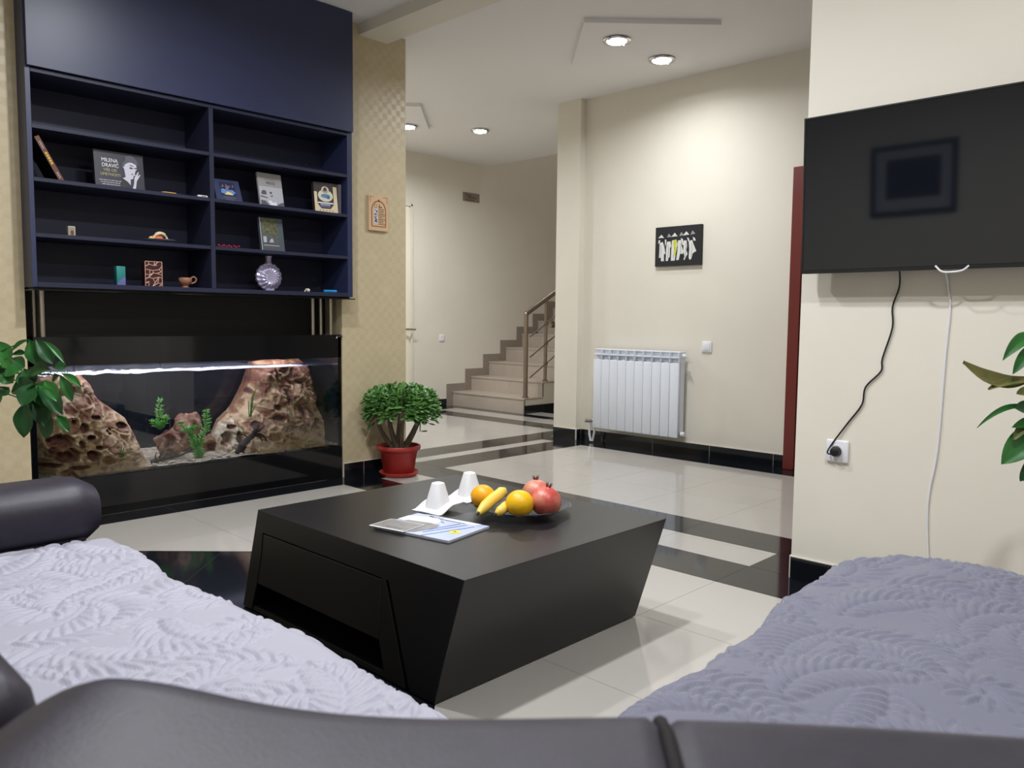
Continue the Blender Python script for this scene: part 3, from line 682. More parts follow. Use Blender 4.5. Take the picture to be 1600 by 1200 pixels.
fr = Frame((1.90, 4.115, S2), (1, 0, 0), (0, 0, 1)); decal(fr, [rect(0.018, 0.004, 0.045, 0.007)], 'print', LK, t)

# blue book
t, fr = book('blue_book', 'dark blue book with a glowing picture on its cover', 2.026, 4.16, S2, 0.148, 0.135, 0.018, mat('dark_blue_cover', (52, 58, 92), 0.45), lean=24)
decal(fr, [rect(0.032, 0.038, 0.118, 0.118)], 'cover_picture', mat('night_blue_print', (28, 34, 62), 0.5), t)
decal(fr, [[(0.034, 0.05), (0.06, 0.045), (0.10, 0.044), (0.117, 0.06), (0.10, 0.075), (0.07, 0.07), (0.045, 0.078), (0.034, 0.07)]], 'cover_glow', mat('print_blue', (92, 140, 200), 0.5), t, h=0.0008)
decal(fr, [[(0.05, 0.042), (0.10, 0.042), (0.094, 0.054), (0.08, 0.058), (0.072, 0.066), (0.064, 0.056)]], 'cover_flame', mat('print_pale_yellow', (220, 204, 130), 0.5), t, h=0.001)
decal(fr, [[(0.062, 0.07), (0.074, 0.06), (0.082, 0.085), (0.096, 0.1), (0.078, 0.096), (0.066, 0.108)], [(0.04, 0.085), (0.055, 0.09), (0.05, 0.105)], [(0.1, 0.088), (0.112, 0.095), (0.108, 0.11)]], 'cover_figure', mat('print_mauve', (120, 104, 128), 0.5), t, h=0.0011)
decal(fr, [rect(0.04, 0.024, 0.11, 0.027), rect(0.03, 0.014, 0.034, 0.018), rect(0.05, 0.012, 0.1, 0.0145)], 'small_print', LGREY, t)

# grey and white paperback
t, fr = book('grey_paperback', 'grey and white paperback with a boy photograph, standing on the upper shelf', 2.272, 4.15, S2, 0.148, 0.192, 0.014, mat('warm_grey_cover', (150, 147, 146), 0.5), lean=12)
decal(fr, [rect(0.002, 0.0, 0.146, 0.112)], 'cover_photo', LPALE, t)
text(fr, 'PRIČICE', 0.078, 0.128, 0.019, LK, t, sx=0.82)
decal(fr, [rect(0.046 + i * 0.012, 0.152, 0.046 + i * 0.012 + 0.008, 0.158) for i in range(5)], 'small_print', LGREY, t)
decal(fr, [[(0.012, 0.07), (0.018, 0.086), (0.032, 0.092), (0.045, 0.084), (0.045, 0.066), (0.02, 0.064)], [(0.006, 0.0), (0.006, 0.032), (0.035, 0.03), (0.05, 0.012), (0.06, 0.0)], [(0.10, 0.0), (0.11, 0.016), (0.146, 0.03), (0.146, 0.0)], ellipse(0.072, 0.078, 0.008, 0.007, 12), ellipse(0.076, 0.06, 0.008, 0.004, 10, 0.3), [(0.006, 0.05), (0.05, 0.044), (0.05, 0.05), (0.006, 0.058)]], 'photo_dark', mat('photo_dark_grey', (84, 84, 92), 0.5), t, h=0.0008)
decal(fr, [[(0.05, 0.03), (0.066, 0.034), (0.08, 0.02), (0.098, 0.028), (0.1, 0.004), (0.066, 0.002), (0.06, 0.016)]], 'photo_light', LW, t, h=0.001)

# ornate cream and gold book in a clear stand
t, fr = book('ornate_book', 'cream and gold ornamented book at the right end of the upper shelf', 2.615, 4.14, S2, 0.150, 0.178, 0.03, mat('dark_brown_cover', (58, 52, 52), 0.45), lean=8, yaw=-6)
CRM = mat('print_cream', (222, 206, 172), 0.5)
decal(fr, [rect(0.0, 0.0, 0.018, 0.12), rect(0.124, 0.0, 0.148, 0.158), rect(0.018, 0.0, 0.124, 0.022), [(0.018, 0.022), (0.04, 0.022), (0.018, 0.05)], [(0.124, 0.022), (0.1, 0.022), (0.124, 0.05)]], 'border', CRM, t)
decal(fr, [ellipse(0.072, 0.1, 0.048, 0.036, 24), ellipse(0.072, 0.135, 0.024, 0.02, 16)], 'medallion', mat('print_pale_cream', (214, 212, 190), 0.5), t, h=0.0008)
decal(fr, [ellipse(0.072, 0.098, 0.03, 0.013, 18), ellipse(0.09, 0.09, 0.012, 0.01, 12)], 'landscape', mat('print_sea_blue', (96, 136, 172), 0.5), t, h=0.001)
decal(fr, [ellipse(0.072, 0.138, 0.012, 0.012, 12)], 'portrait', BURND, t, h=0.001)
decal(fr, [rect(0.02, 0.052, 0.122, 0.060), rect(0.036, 0.043, 0.1, 0.047)], 'title_print', LW, t, h=0.001)
decal(fr, [rect(0.036, 0.03, 0.098, 0.038)], 'subtitle_print', mat('print_violet', (110, 104, 160), 0.5), t, h=0.001)
decal(fr, [rect(0.03 + 0.02 * i, 0.008, 0.036 + 0.02 * i, 0.014) for i in range(5)], 'ornament', BURN, t, h=0.001)
MB().rbox(2.772, 2.79, 4.13, 4.16, S2, S2 + 0.175, 0.002, 1).build('slipcase_edge', mat('grey_clear_plastic', (104, 100, 108), 0.25), t)

# ------------------------------------------------- third row
t = thing('picture_cube', 'tiny picture cube standing alone on the third shelf', 'ornament', (1.30, 4.15, S1))
MB().rbox(1.283, 1.314, 4.14, 4.165, S1, S1 + 0.046, 0.002, 1).build('block', mat('beige_block', (196, 182, 158), 0.6), t)
fr = Frame((1.283, 4.14, S1), (1, 0, 0), (0, 0, 1)); decal(fr, [rect(0.004, 0.004, 0.027, 0.042)], 'picture', mat('tiny_picture', (150, 140, 128), 0.6), t); decal(fr, [ellipse(0.016, 0.016, 0.007, 0.012, 10)], 'figure', BURND, t, h=0.001)

t = thing('sculpted_plate', 'grey metal plate bearing a small orange and cream sculpture', 'plate', (1.72, 4.17, S1))
MB().lathe([(0.03, 0), (0.034, 0.002), (0.05, 0.010), (0.082, 0.016), (0.083, 0.018), (0.05, 0.013), (0.001, 0.008)], (1.722, 4.19, S1), 36).build('plate', mat('grey_pewter', (168, 166, 174), 0.4), t, 60)
mb = MB(); mb.ball((1.712, 4.185, S1 + 0.026), 0.024, 14, 8, (1.3, 0.9, 0.75)); mb.build('centre', mat('orange_glaze', (220, 108, 60), 0.4), t, 60)
mb = MB(); mb.tube(spline([(1.685, 4.17, S1 + 0.02), (1.70, 4.165, S1 + 0.042), (1.725, 4.167, S1 + 0.05), (1.75, 4.175, S1 + 0.04), (1.765, 4.18, S1 + 0.016)], 5), [0.006] * 5 + [0.009] * 5 + [0.008] * 5 + [0.005] * 6, 8); mb.build('rim_scroll', mat('cream_glaze', (226, 206, 170), 0.4), t, 60)
mb = MB(); mb.ball((1.68, 4.18, S1 + 0.022), 0.012, 10, 6); mb.build('bud', mat('yellow_glaze', (222, 196, 120), 0.4), t, 60)

t = thing('red_beads', 'short string of dark red beads lying by the shelf divider', 'beads', (2.07, 4.14, S1))
rnd = random.Random(9)
for i in range(13):
    x = 2.015 + 0.0095 * i; MB().ball((x, 4.135 + 0.007 * math.sin(i * 1.9), S1 + 0.006 + 0.004 * ((i * 7) % 3 == 0)), 0.0062, 8, 6).build('bead', mat('red_glass_bead', (150, 24, 44), 0.3), t, 60)

t, fr = book('grey_green_book', 'grey green hardback with a photograph cover on the third shelf', 2.278, 4.15, S1, 0.143, 0.19, 0.022, mat('slate_cover', (74, 84, 92), 0.4), lean=10)
decal(fr, [rect(0.012, 0.09, 0.11, 0.186)], 'cover_photo', mat('olive_photo', (104, 104, 76), 0.5, mottle=(60, 0.6)), t)
decal(fr, [rect(0.012, 0.045, 0.11, 0.09)], 'cover_scene', mat('grey_scene', (92, 98, 96), 0.5, mottle=(90, 0.5)), t)
decal(fr, [rect(0.014, 0.048, 0.034, 0.082), [(0.05, 0.05), (0.06, 0.07), (0.07, 0.074), (0.078, 0.05)], rect(0.0, 0.0, 0.004, 0.19)], 'highlight', LPALE, t, h=0.0009)
decal(fr, [rect(0.012, 0.03, 0.11, 0.034)], 'title_print', LPALE, t, h=0.001); decal(fr, [rect(0.03, 0.016, 0.09, 0.0195)], 'subtitle_print', mat('print_dull_red', (140, 70, 74), 0.5), t, h=0.001)

# ------------------------------------------------- bottom row
t = thing('pillar_candle', 'teal and violet candle standing on the lowest shelf', 'candle', (1.52, 4.17, S0))
def candle_mat():
    M = bpy.data.materials.new('two_colour_wax'); M.use_nodes = True; nt = M.node_tree; b = nt.nodes['Principled BSDF']; b.inputs['Roughness'].default_value = 0.5
    g = nt.nodes.new('ShaderNodeTexCoord'); sp = nt.nodes.new('ShaderNodeSeparateXYZ'); nt.links.new(g.outputs['Object'], sp.inputs[0])
    ma = nt.nodes.new('ShaderNodeMath'); ma.operation = 'MULTIPLY_ADD'; ma.inputs[1].default_value = -0.9; nt.links.new(sp.outputs[0], ma.inputs[0]); nt.links.new(sp.outputs[2], ma.inputs[2])
    gt = nt.nodes.new('ShaderNodeMath'); gt.operation = 'GREATER_THAN'; gt.inputs[1].default_value = 0.028; nt.links.new(ma.outputs[0], gt.inputs[0])
    mx = nt.nodes.new('ShaderNodeMix'); mx.data_type = 'RGBA'; mx.inputs[6].default_value = (*lin((118, 112, 178)), 1); mx.inputs[7].default_value = (*lin((34, 128, 124)), 1)
    nt.links.new(gt.outputs[0], mx.inputs[0]); nt.links.new(mx.outputs[2], b.inputs['Base Color']); return M
MB().rbox(1.497, 1.540, 4.15, 4.192, S0, S0 + 0.094, 0.004, 2).build('wax', candle_mat(), t, 40)
MB().tube([(1.519, 4.17, S0 + 0.094), (1.52, 4.17, S0 + 0.101)], 0.0012, 6).build('wick', BLACK, t)

# fretted box of copper-coloured cells
t = thing('lattice_block', 'dark red block covered by a copper web of cracks, on the lowest shelf', 'ornament', (1.68, 4.18, S0))
MB().rbox(1.638, 1.716, 4.153, 4.208, S0 + 0.002, S0 + 0.122, 0.002, 1).build('core', mat('dark_red_core', (62, 24, 22), 0.5), t)
COP = mat('pink_copper', (198, 150, 132), 0.4)
bx = (1.635, 1.719, S0, S0 + 0.125)
rnd = random.Random(31); cells = []
gx, gz = 4, 6
P = [[(0.084 * (i + (0 if i in (0, gx) else rnd.uniform(-.32, .32))) / gx, 0.125 * (j + (0 if j in (0, gz) else rnd.uniform(-.3, .3))) / gz) for j in range(gz + 1)] for i in range(gx + 1)]
mb = MB(); fr = Frame((1.635, 4.150, S0), (1, 0, 0), (0, 0, 1))
segs = []
for i in range(gx + 1):
    for j in range(gz + 1):
        if i < gx and not (0 < j < gz and rnd.random() < .15): segs.append((P[i][j], P[i + 1][j]))
        if j < gz and not (0 < i < gx and rnd.random() < .35): segs.append((P[i][j], P[i][j + 1]))
        if 0 <= i < gx and j < gz and rnd.random() < .3: segs.append((P[i][j], P[i + 1][j + 1]))
for a, b in segs: mb.tube([fr.p(*a, -0.0015), fr.p(*b, -0.0015)], 0.0022, 6)
mb.build('front_web', COP, t, kind='stuff')
mb = MB(); fr = Frame((1.719, 4.150, S0), (0, 1, 0), (0, 0, 1))
for a, b in segs:
    mb.tube([fr.p(a[0] * 0.72, a[1], -0.001), fr.p(b[0] * 0.72, b[1], -0.001)], 0.002, 6)
mb.build('side_web', COP, t, kind='stuff')

t = thing('clay_mug', 'small brown clay cup with a ring handle on the lowest shelf', 'cup', (1.85, 4.17, S0))
MB().lathe([(0.018, 0), (0.019, 0.004), (0.014, 0.009), (0.026, 0.02), (0.034, 0.034), (0.033, 0.046), (0.030, 0.052), (0.027, 0.050), (0.028, 0.036), (0.001, 0.02)], (1.846, 4.17, S0), 28).build('bowl', mat('brown_clay', (156, 108, 80), 0.55), t, 60)
MB().tube(spline([(1.873, 4.165, S0 + 0.022), (1.893, 4.16, S0 + 0.03), (1.90, 4.158, S0 + 0.046), (1.888, 4.16, S0 + 0.058), (1.874, 4.165, S0 + 0.050)], 5), 0.0045, 8).build('handle', MATS['brown_clay'], t, 60)

# silver lilac vase: flat round body with radiating flutes and a neck
t = thing('fluted_vase', 'silvery lilac round vase with radiating flutes and a short neck', 'vase', (2.345, 4.20, S0))
LIL = mat('silver_lilac_glaze', (186, 178, 206), 0.3, 0.35)
NU, NV = 96, 22; P = []
cx, cy, cz, RR = 2.345, 4.205, S0 + 0.080, 0.076
for side in (1, -1):
    G_ = []
    for i in range(NV + 1):
        rr = i / NV; row = []
        for j in range(NU + 1):
            a = 2 * math.pi * j / NU
            fl = 0.5 + 0.5 * math.cos(16 * (a + 0.5 * rr))
            if rr < 0.33: d = 0.030 + 0.002 * (rr / 0.33); k = 0
            else:
                q = (rr - 0.33) / 0.67; k = min(1, q * 5); d = 0.032 + 0.006 * math.sin(min(1, q * 1.3) * math.pi) - 0.034 * max(0, q - 0.25) ** 1.6 - 0.007 * k * (1 - fl) * (1 - 0.3 * q)
            if i == NV: d = max(d, 0.006)
            R_ = RR * rr * (1 + 0.03 * fl * (rr > 0.9))
            row.append(Vector((cx + R_ * math.cos(a), cy - side * max(d, 0.0), cz + R_ * math.sin(a) * 1.0)))
        G_.append(row)
    P.append(G_)
mb = MB(); mb.grid(P[0]); mb.grid(P[1]); mb.grid([P[0][-1], P[1][-1]])
mb.build('body', LIL, t, 50)
MB().lathe([(0.026, 0.0), (0.017, 0.018), (0.0155, 0.04), (0.0205, 0.052), (0.0175, 0.0535), (0.011, 0.045), (0.001, 0.03)], (2.345, 4.205, S0 + 0.145), 24).build('neck', LIL, t, 60)
MB().rbox(2.32, 2.37, 4.185, 4.225, S0, S0 + 0.012, 0.003, 1).build('foot', LIL, t)

t = thing('sea_shell', 'tiny white shell at the right of the lowest shelf', 'shell', (2.565, 4.15, S0))
mb = MB()
for k, (a, r) in enumerate(((0, .011), (1.1, .009), (2.2, .0075), (3.3, .006), (4.4, .0045))):
    mb.ball((2.562 + 0.006 * math.cos(a), 4.15 + 0.006 * math.sin(a), S0 + r * 0.9 + 0.003 * k), r, 10, 7)
mb.build('spire', mat('white_shell', (232, 222, 206), 0.35), t, 60)
MB().ball((2.545, 4.148, S0 + 0.005), 0.005, 8, 6).build('tip', MATS['white_shell'], t, 60)
t = thing('blue_bracelet', 'bright blue beaded bracelet lying at the right end of the lowest shelf', 'bracelet', (2.72, 4.16, S0))
BLU = mat('blue_glass_bead', (40, 150, 214), 0.2)
for i in range(20):
    a = 2 * math.pi * i / 20; MB().ball((2.722 + 0.038 * math.cos(a), 4.155 + 0.026 * math.sin(a), S0 + 0.009), 0.0085, 8, 6, (0.8, 0.8, 1.05)).build('bead', BLU, t, 60)

# ------------------------------------------------------------------ aquarium
aq = thing('aquarium', 'long glass aquarium with black frame set in the wall niche', 'aquarium', (1.98, 4.46, 0))
AX0, AX1, AYF, AYB, AZ0, AZ1 = 1.118, 2.842, 4.222, 4.70, 0.2, 0.897
PLEX = mat('black_gloss_panel', (10, 11, 15), 0.07)
MB().rbox(AX0, AX1, AYF - 0.004, AYB, 0.0, AZ0, 0.002, 1).build('plinth', PLEX, aq)
MB().rbox(AX0, AX1, AYF, AYF + 0.008, 0.757, AZ1, 0.001, 1).build('front_band', PLEX, aq)
for a, b in ((AX0, AX0 + 0.024), (AX1 - 0.022, AX1)):
    MB().rbox(a, b, AYF, AYF + 0.03, AZ0, AZ1, 0.001, 1).build('corner_post', PLEX, aq)
MB().box(AX0 + 0.024, AX1 - 0.022, AYF + 0.001, AYF + 0.003, AZ0, 0.757).build('front_glass', glass_mat('clear_glass', (0.93, 0.95, 0.95), 0.9), aq)
MB().box(AX0, AX1, AYB - 0.006, AYB, AZ0, AZ1).build('back_pane', mat('black_blue_backdrop', (15, 18, 30), 0.12), aq)
for a in (AX0 + 0.001, AX1 - 0.007): MB().box(a, a + 0.006, AYF + 0.03, AYB - 0.006, AZ0, AZ1).build('side_pane', MATS['black_blue_backdrop'], aq)
MB().box(AX0, AX1, AYF + 0.009, AYB, AZ1 - 0.008, AZ1).build('hood', PLEX, aq)
# lamp under the hood
MB().rbox(1.28, 2.70, 4.46, 4.50, 0.872, 0.888, 0.004, 1).build('lamp_tube', mat('aquarium_lamp_glow', (220, 214, 255), 0.4, emit=(206, 204, 255), **{'Emission Strength': 15.0}), aq)
l = bpy.data.lights.new('lamp_light', 'AREA'); l.shape = 'RECTANGLE'; l.size = 1.4; l.size_y = 0.05; l.energy = 4.6; l.color = (0.9, 0.92, 1.0)
lo = bpy.data.objects.new('lamp_light', l); C.objects.link(lo); lo.parent = aq; lo.location = (0.0, 0.02, 0.868)
# water surface with ripples
WZ = 0.712
def water():
    P = []; nx, ny = 220, 56
    for i in range(nx):
        x = AX0 + 0.008 + (AX1 - AX0 - 0.016) * i / (nx - 1); row = []
        for j in range(ny):
            y = AYF + 0.004 + (AYB - AYF - 0.012) * j / (ny - 1)
            k = math.exp(-((x - 1.55) / 0.45) ** 2) * 1.0 + 0.25
            h = (noise.noise(Vector((x * 16, y * 16, 0.3))) * 0.008 + noise.noise(Vector((x * 45, y * 45, 2.3))) * 0.004) * k
            row.append(Vector((x, y, WZ + h)))
        P.append(row)
    return MB().grid(P)
water().build('water_surface', glass_mat('rippled_water', (0.86, 0.88, 0.96), 1.0, 0.16, 1.33, bump=(70, 0.9, 0.01)), aq, 179, recalc=False)
# steel posts between the aquarium and the shelves
for x, y, r in ((1.176, 4.33, 0.0085), (1.197, 4.28, 0.0135), (2.69, 4.30, 0.0115), (2.772, 4.34, 0.012), (2.806, 4.28, 0.0135)):
    MB().tube([(x, y, AZ1), (x, y, 1.112)], r, 16).build('support_post', STEEL, aq, 60)
MB().box(AX0, AX1, 4.40, 4.408, AZ1, 1.112).build('dark_screen', BLACK, aq)
mb = MB(); mb.tube([(2.80, 4.215, 0.886), (2.845, 4.215, 0.886)], 0.005, 8); mb.build('hose', BLACK, aq, 60)
MB().ball((2.803, 4.213, 0.878), 0.007, 10, 6).build('hose_clip', STEEL, aq, 60)

# rocks, as lumps with pits
def rock_mat(name, tan, rust, dark, sc=7):
    M = bpy.data.materials.new(name); M.use_nodes = True; nt = M.node_tree; b = nt.nodes['Principled BSDF']; b.inputs['Roughness'].default_value = 0.8
    g = nt.nodes.new('ShaderNodeNewGeometry'); n = nt.nodes.new('ShaderNodeTexNoise'); n.inputs['Scale'].default_value = sc; n.inputs['Detail'].default_value = 7; n.inputs['Roughness'].default_value = 0.62; n.inputs['Distortion'].default_value = 1.2
    nt.links.new(g.outputs['Position'], n.inputs['Vector'])
    sp = nt.nodes.new('ShaderNodeSeparateXYZ'); nt.links.new(g.outputs['Position'], sp.inputs[0])
    mr = nt.nodes.new('ShaderNodeMapRange'); mr.inputs[1].default_value = 0.22; mr.inputs[2].default_value = 0.7; mr.inputs[3].default_value = -0.14; mr.inputs[4].default_value = 0.16
    nt.links.new(sp.outputs[2], mr.inputs[0])
    ad = nt.nodes.new('ShaderNodeMath'); ad.operation = 'ADD'; nt.links.new(n.outputs['Fac'], ad.inputs[0]); nt.links.new(mr.outputs[0], ad.inputs[1])
    at = nt.nodes.new('ShaderNodeAttribute'); at.attribute_name = 'pit'
    ad2 = nt.nodes.new('ShaderNodeMath'); ad2.operation = 'MULTIPLY_ADD'; ad2.inputs[1].default_value = 0.28; nt.links.new(at.outputs['Fac'], ad2.inputs[0]); nt.links.new(ad.outputs[0], ad2.inputs[2])
    cr = nt.nodes.new('ShaderNodeValToRGB'); e = cr.color_ramp.elements
    e[0].position = 0.30; e[0].color = (*lin(tan), 1); e[1].position = 0.76; e[1].color = (*lin(dark), 1)
    x = e.new(0.46); x.color = (*lin((int(tan[0] * .72), int(tan[1] * .66), int(tan[2] * .6))), 1); x = e.new(0.57); x.color = (*lin(rust), 1)
    nt.links.new(ad2.outputs[0], cr.inputs[0]); nt.links.new(cr.outputs[0], b.inputs['Base Color'])
    n2 = nt.nodes.new('ShaderNodeTexNoise'); n2.inputs['Scale'].default_value = 60; n2.inputs['Detail'].default_value = 6; nt.links.new(g.outputs['Position'], n2.inputs['Vector'])
    bu = nt.nodes.new('ShaderNodeBump'); bu.inputs['Strength'].default_value = 0.7; bu.inputs['Distance'].default_value = 0.006; nt.links.new(n2.outputs['Fac'], bu.inputs['Height']); nt.links.new(bu.outputs[0], b.inputs['Normal'])
    return M
ROCKM = rock_mat('rusty_tan_rock', (192, 162, 120), (126, 76, 50), (70, 44, 36))
ROCKR = rock_mat('red_brown_rock', (176, 138, 110), (118, 64, 50), (70, 42, 40), 11)
def interp(prof, x):
    for (a, b), (c, d) in zip(prof, prof[1:]):
        if a <= x <= c: return b + (d - b) * (x - a) / max(1e-9, c - a)
    return prof[0][1] if x < prof[0][0] else prof[-1][1]
def relief_rock(name, label, top, yfront, yback, z0, pits, seed, material, nx=150, nz=110, amp=0.04, ypow=1.5):
    """rock standing in the tank: silhouette 'top' (x, z), bulging towards the front at its foot"""
    x0, x1 = top[0][0], top[-1][0]; P = []; pit = []
    for i in range(nx + 1):
        x = x0 + (x1 - x0) * i / nx; zt = interp(top, x); row = []
        for j in range(nz + 1):
            v = j / nz; z = z0 + (zt - z0) * v
            e = min(1.0, 7.5 * min(i, nx - i) / nx) ** 0.45
            y = yback - (yback - yfront) * e * (1 - 0.62 * v ** ypow) * (1 - 0.0 * v) * (1 if v < 0.93 else (1 - (v - 0.93) / 0.07 * 0.55))
            q = Vector((x * 6, z * 6, seed))
            d = noise.turbulence(q, 4, True) * 1.0 - 0.5
            d += 0.55 * (noise.ridged_multi_fractal(Vector((x * 9, z * 9, seed + 3)), 0.9, 2.1, 4, 1.0, 2.0) - 1.0) * 0.35
            y -= d * amp * e
            wx = x + 0.02 * noise.noise(Vector((x * 20, z * 20, seed + 31))); wz = z + 0.02 * noise.noise(Vector((x * 20, z * 20, seed + 41)))
            dist = noise.voronoi(Vector((wx * 13, wz * 17, seed)))[0]; vn = max(0.0, 1 - (dist[1] - dist[0]) / 0.22)
            y += (0.030 * (dist[0] - 0.3) - 0.012 * vn) * e
            y -= 0.012 * noise.turbulence(Vector((x * 38, z * 38, seed + 5)), 3, True) * e
            pd = 0.0
            for a, b, rx, rz, dp in pits:
                s = 1 - ((x - a) / rx) ** 2 - ((z - b) / rz) ** 2
                s += 0.25 * noise.noise(Vector((x * 40, z * 40, seed)))
                if s > 0: pd = max(pd, min(1, s * 1.6)); y += dp * min(1, s * 1.6)
            xx = x + 0.010 * noise.noise(Vector((x * 14, z * 14, seed + 9))) * e; zz = z + 0.010 * noise.noise(Vector((x * 14, z * 14, seed + 19))) * min(1, v * 4)
            row.append(Vector((xx, max(y, yfront - 0.0), zz))); pit.append(pd - 0.75 * vn * (1 - pd))
        P.append(row)
    mb = MB(); mb.grid(P)
    nb = len(mb.v)
    back = [[Vector((p.x, yback, p.z)) for p in row[::8]] for row in P]
    # close sides and top with a skirt to the back plane
    edge = [P[i][nz] for i in range(nx + 1)]; mb.grid([edge, [Vector((p.x, yback + 0.001, p.z - 0.004)) for p in edge]])
    for i in (0, nx): mb.grid([P[i], [Vector((p.x, yback + 0.001, p.z)) for p in P[i]]])
    o = mb.build(name, material, None, 60)
    at = o.data.attributes.new('pit', 'FLOAT', 'POINT'); vals = pit + [0.0] * (len(o.data.vertices) - len(pit)); at.data.foreach_set('value', vals)
    return tag(o, label, 'rock')
ZS = 0.205
relief_rock('aquarium_rock', 'tall pitted tan and rust rock at the left end of the aquarium',
            [(1.150, .50), (1.20, .62), (1.26, .68), (1.32, .70), (1.455, .69), (1.50, .60), (1.535, .545), (1.592, .507), (1.64, .455), (1.655, .405), (1.66, .33), (1.69, .31), (1.725, .285), (1.745, .225)],
            4.236, 4.66, ZS, [(1.27, .375, .06, .045, .05), (1.275, .30, .05, .028, .05), (1.24, .335, .03, .02, .03), (1.30, .31, .045, .035, .04), (1.405, .385, .018, .013, .05), (1.40, .30, .03, .028, .05), (1.385, .43, .02, .028, .035), (1.435, .335, .018, .012, .03), (1.50, .405, .007, .008, .03), (1.515, .412, .006, .006, .03), (1.505, .39, .009, .006, .03), (1.34, .47, .016, .014, .03), (1.58, .42, .03, .022, .05), (1.45, .48, .03, .012, .025), (1.36, .355, .016, .02, .03), (1.22, .27, .05, .012, .02), (1.33, .25, .05, .012, .02)], 1.7, ROCKM)
relief_rock('aquarium_rock', 'tall craggy red brown rock at the right end of the aquarium',
            [(2.20, .31), (2.235, .385), (2.30, .43), (2.335, .48), (2.375, .54), (2.405, .60), (2.435, .68), (2.455, .728), (2.60, .734), (2.77, .730), (2.795, .67), (2.815, .56), (2.822, .45)],
            4.238, 4.66, ZS, [(2.47, .46, .022, .02, .03), (2.46, .40, .035, .016, .03), (2.55, .52, .02, .06, .02), (2.62, .42, .018, .05, .02), (2.34, .35, .03, .035, .03), (2.70, .36, .02, .02, .03), (2.38, .56, .015, .03, .02), (2.52, .64, .012, .05, .02), (2.66, .60, .03, .012, .02), (2.74, .50, .012, .05, .02)], 8.3, ROCKM, amp=0.05)
relief_rock('aquarium_rock', 'low cream rock arch leaning at the foot of the right rock',
            [(2.105, .23), (2.115, .29), (2.145, .35), (2.19, .395), (2.245, .405), (2.27, .36), (2.285, .28)], 4.31, 4.5, ZS,
            [(2.165, .30, .03, .04, .06), (2.20, .36, .03, .012, .03), (2.225, .30, .02, .04, .05), (2.135, .27, .012, .02, .03)], 5.1, rock_mat('cream_rock', (216, 200, 168), (150, 108, 78), (96, 66, 52)), 50, 40, 0.015)
def lump(name, label, c, r, sc, seed, holes):
    bm = bmesh.new(); bmesh.ops.create_icosphere(bm, subdivisions=5, radius=1.0)
    pit = []
    for v in bm.verts:
        d = v.co.normalized(); f = 1 + 0.28 * (noise.turbulence(d * 1.6 + Vector((seed, 0, 0)), 4, False)) ; pd = 0
        for h, rr, dp in holes:
            s = 1 - (d - Vector(h).normalized()).length / rr
            if s > 0: f -= dp * min(1, s * 2.2); pd = min(1, s * 2)
        pit.append(pd)
        v.co = Vector((c[0] + d.x * f * r * sc[0], c[1] + d.y * f * r * sc[1], max(ZS - 0.004, c[2] + d.z * f * r * sc[2])))
    bm.verts.index_update()
    mb = MB(); mb.add([v.co[:] for v in bm.verts], [[v.index for v in f.verts] for f in bm.faces]); bm.free()
    o = mb.build(name, ROCKR, None, 60); at = o.data.attributes.new('pit', 'FLOAT', 'POINT'); at.data.foreach_set('value', pit)
    return tag(o, label, 'rock')
lump('hollow_rock', 'round dark red rock with two hollows on the aquarium floor', (1.835, 4.40, .30), .068, (1.05, .9, 1.05), 3.0, [((-.1, -1, .35), .5, .45), ((-.55, -1, 0.0), .28, .35), ((-.3, -1, -.5), .2, .25)])
lump('leaning_rock', 'red brown rock standing behind the green plants in the aquarium', (2.00, 4.52, .325), .105, (.85, .7, 1.12), 6.4, [((.6, -1, -.6), .5, .35)])
lump('foot_rock', 'small dark rock at the foot of the leaning rock', (2.085, 4.46, .255), .055, (1.1, .8, 1.15), 9.9, [((.1, -1, -.1), .6, .4)])
lump('flat_stone', 'flat grey brown stone lying at the left front of the aquarium', (1.46, 4.275, .215), .055, (1.7, .7, .45), 12.4, [])

# sand bed
P = []
for i in range(120):
    x = AX0 + 0.012 + (AX1 - AX0 - 0.024) * i / 119
    P.append([Vector((x, AYF + 0.005 + 0.46 * j / 30, ZS + 0.008 + 0.010 * noise.noise(Vector((x * 7, j * .2, 1))) + 0.003 * noise.noise(Vector((x * 50, j * 1.5, 4))) + 0.03 * (j / 30))) for j in range(31)])
mb = MB(); mb.grid(P)
o = mb.build('sand', mat('pale_sand', (190, 176, 148), 0.9, mottle=(40, 0.0), col2=(128, 112, 88), bump=(220, 0.8, 0.004)), None, 179, recalc=False); tag(o, 'pale sand bed covering the aquarium floor', 'sand'); o['kind'] = 'stuff'
rnd = random.Random(12); mb = MB()
for i in range(170):
    x = rnd.uniform(1.2, 2.8); y = rnd.uniform(4.235, 4.36); r = rnd.uniform(.004, .011)
    mb.ball((x, y, ZS + 0.012 + r * .3), r, 7, 5, (rnd.uniform(.8, 1.5), 1, rnd.uniform(.5, .8)))
o = mb.build('pebbles', mat('cream_pebble', (206, 194, 168), 0.7, mottle=(30, 0.4)), None, 60); tag(o, 'cream pebbles strewn over the aquarium sand', 'pebbles'); o['kind'] = 'stuff'

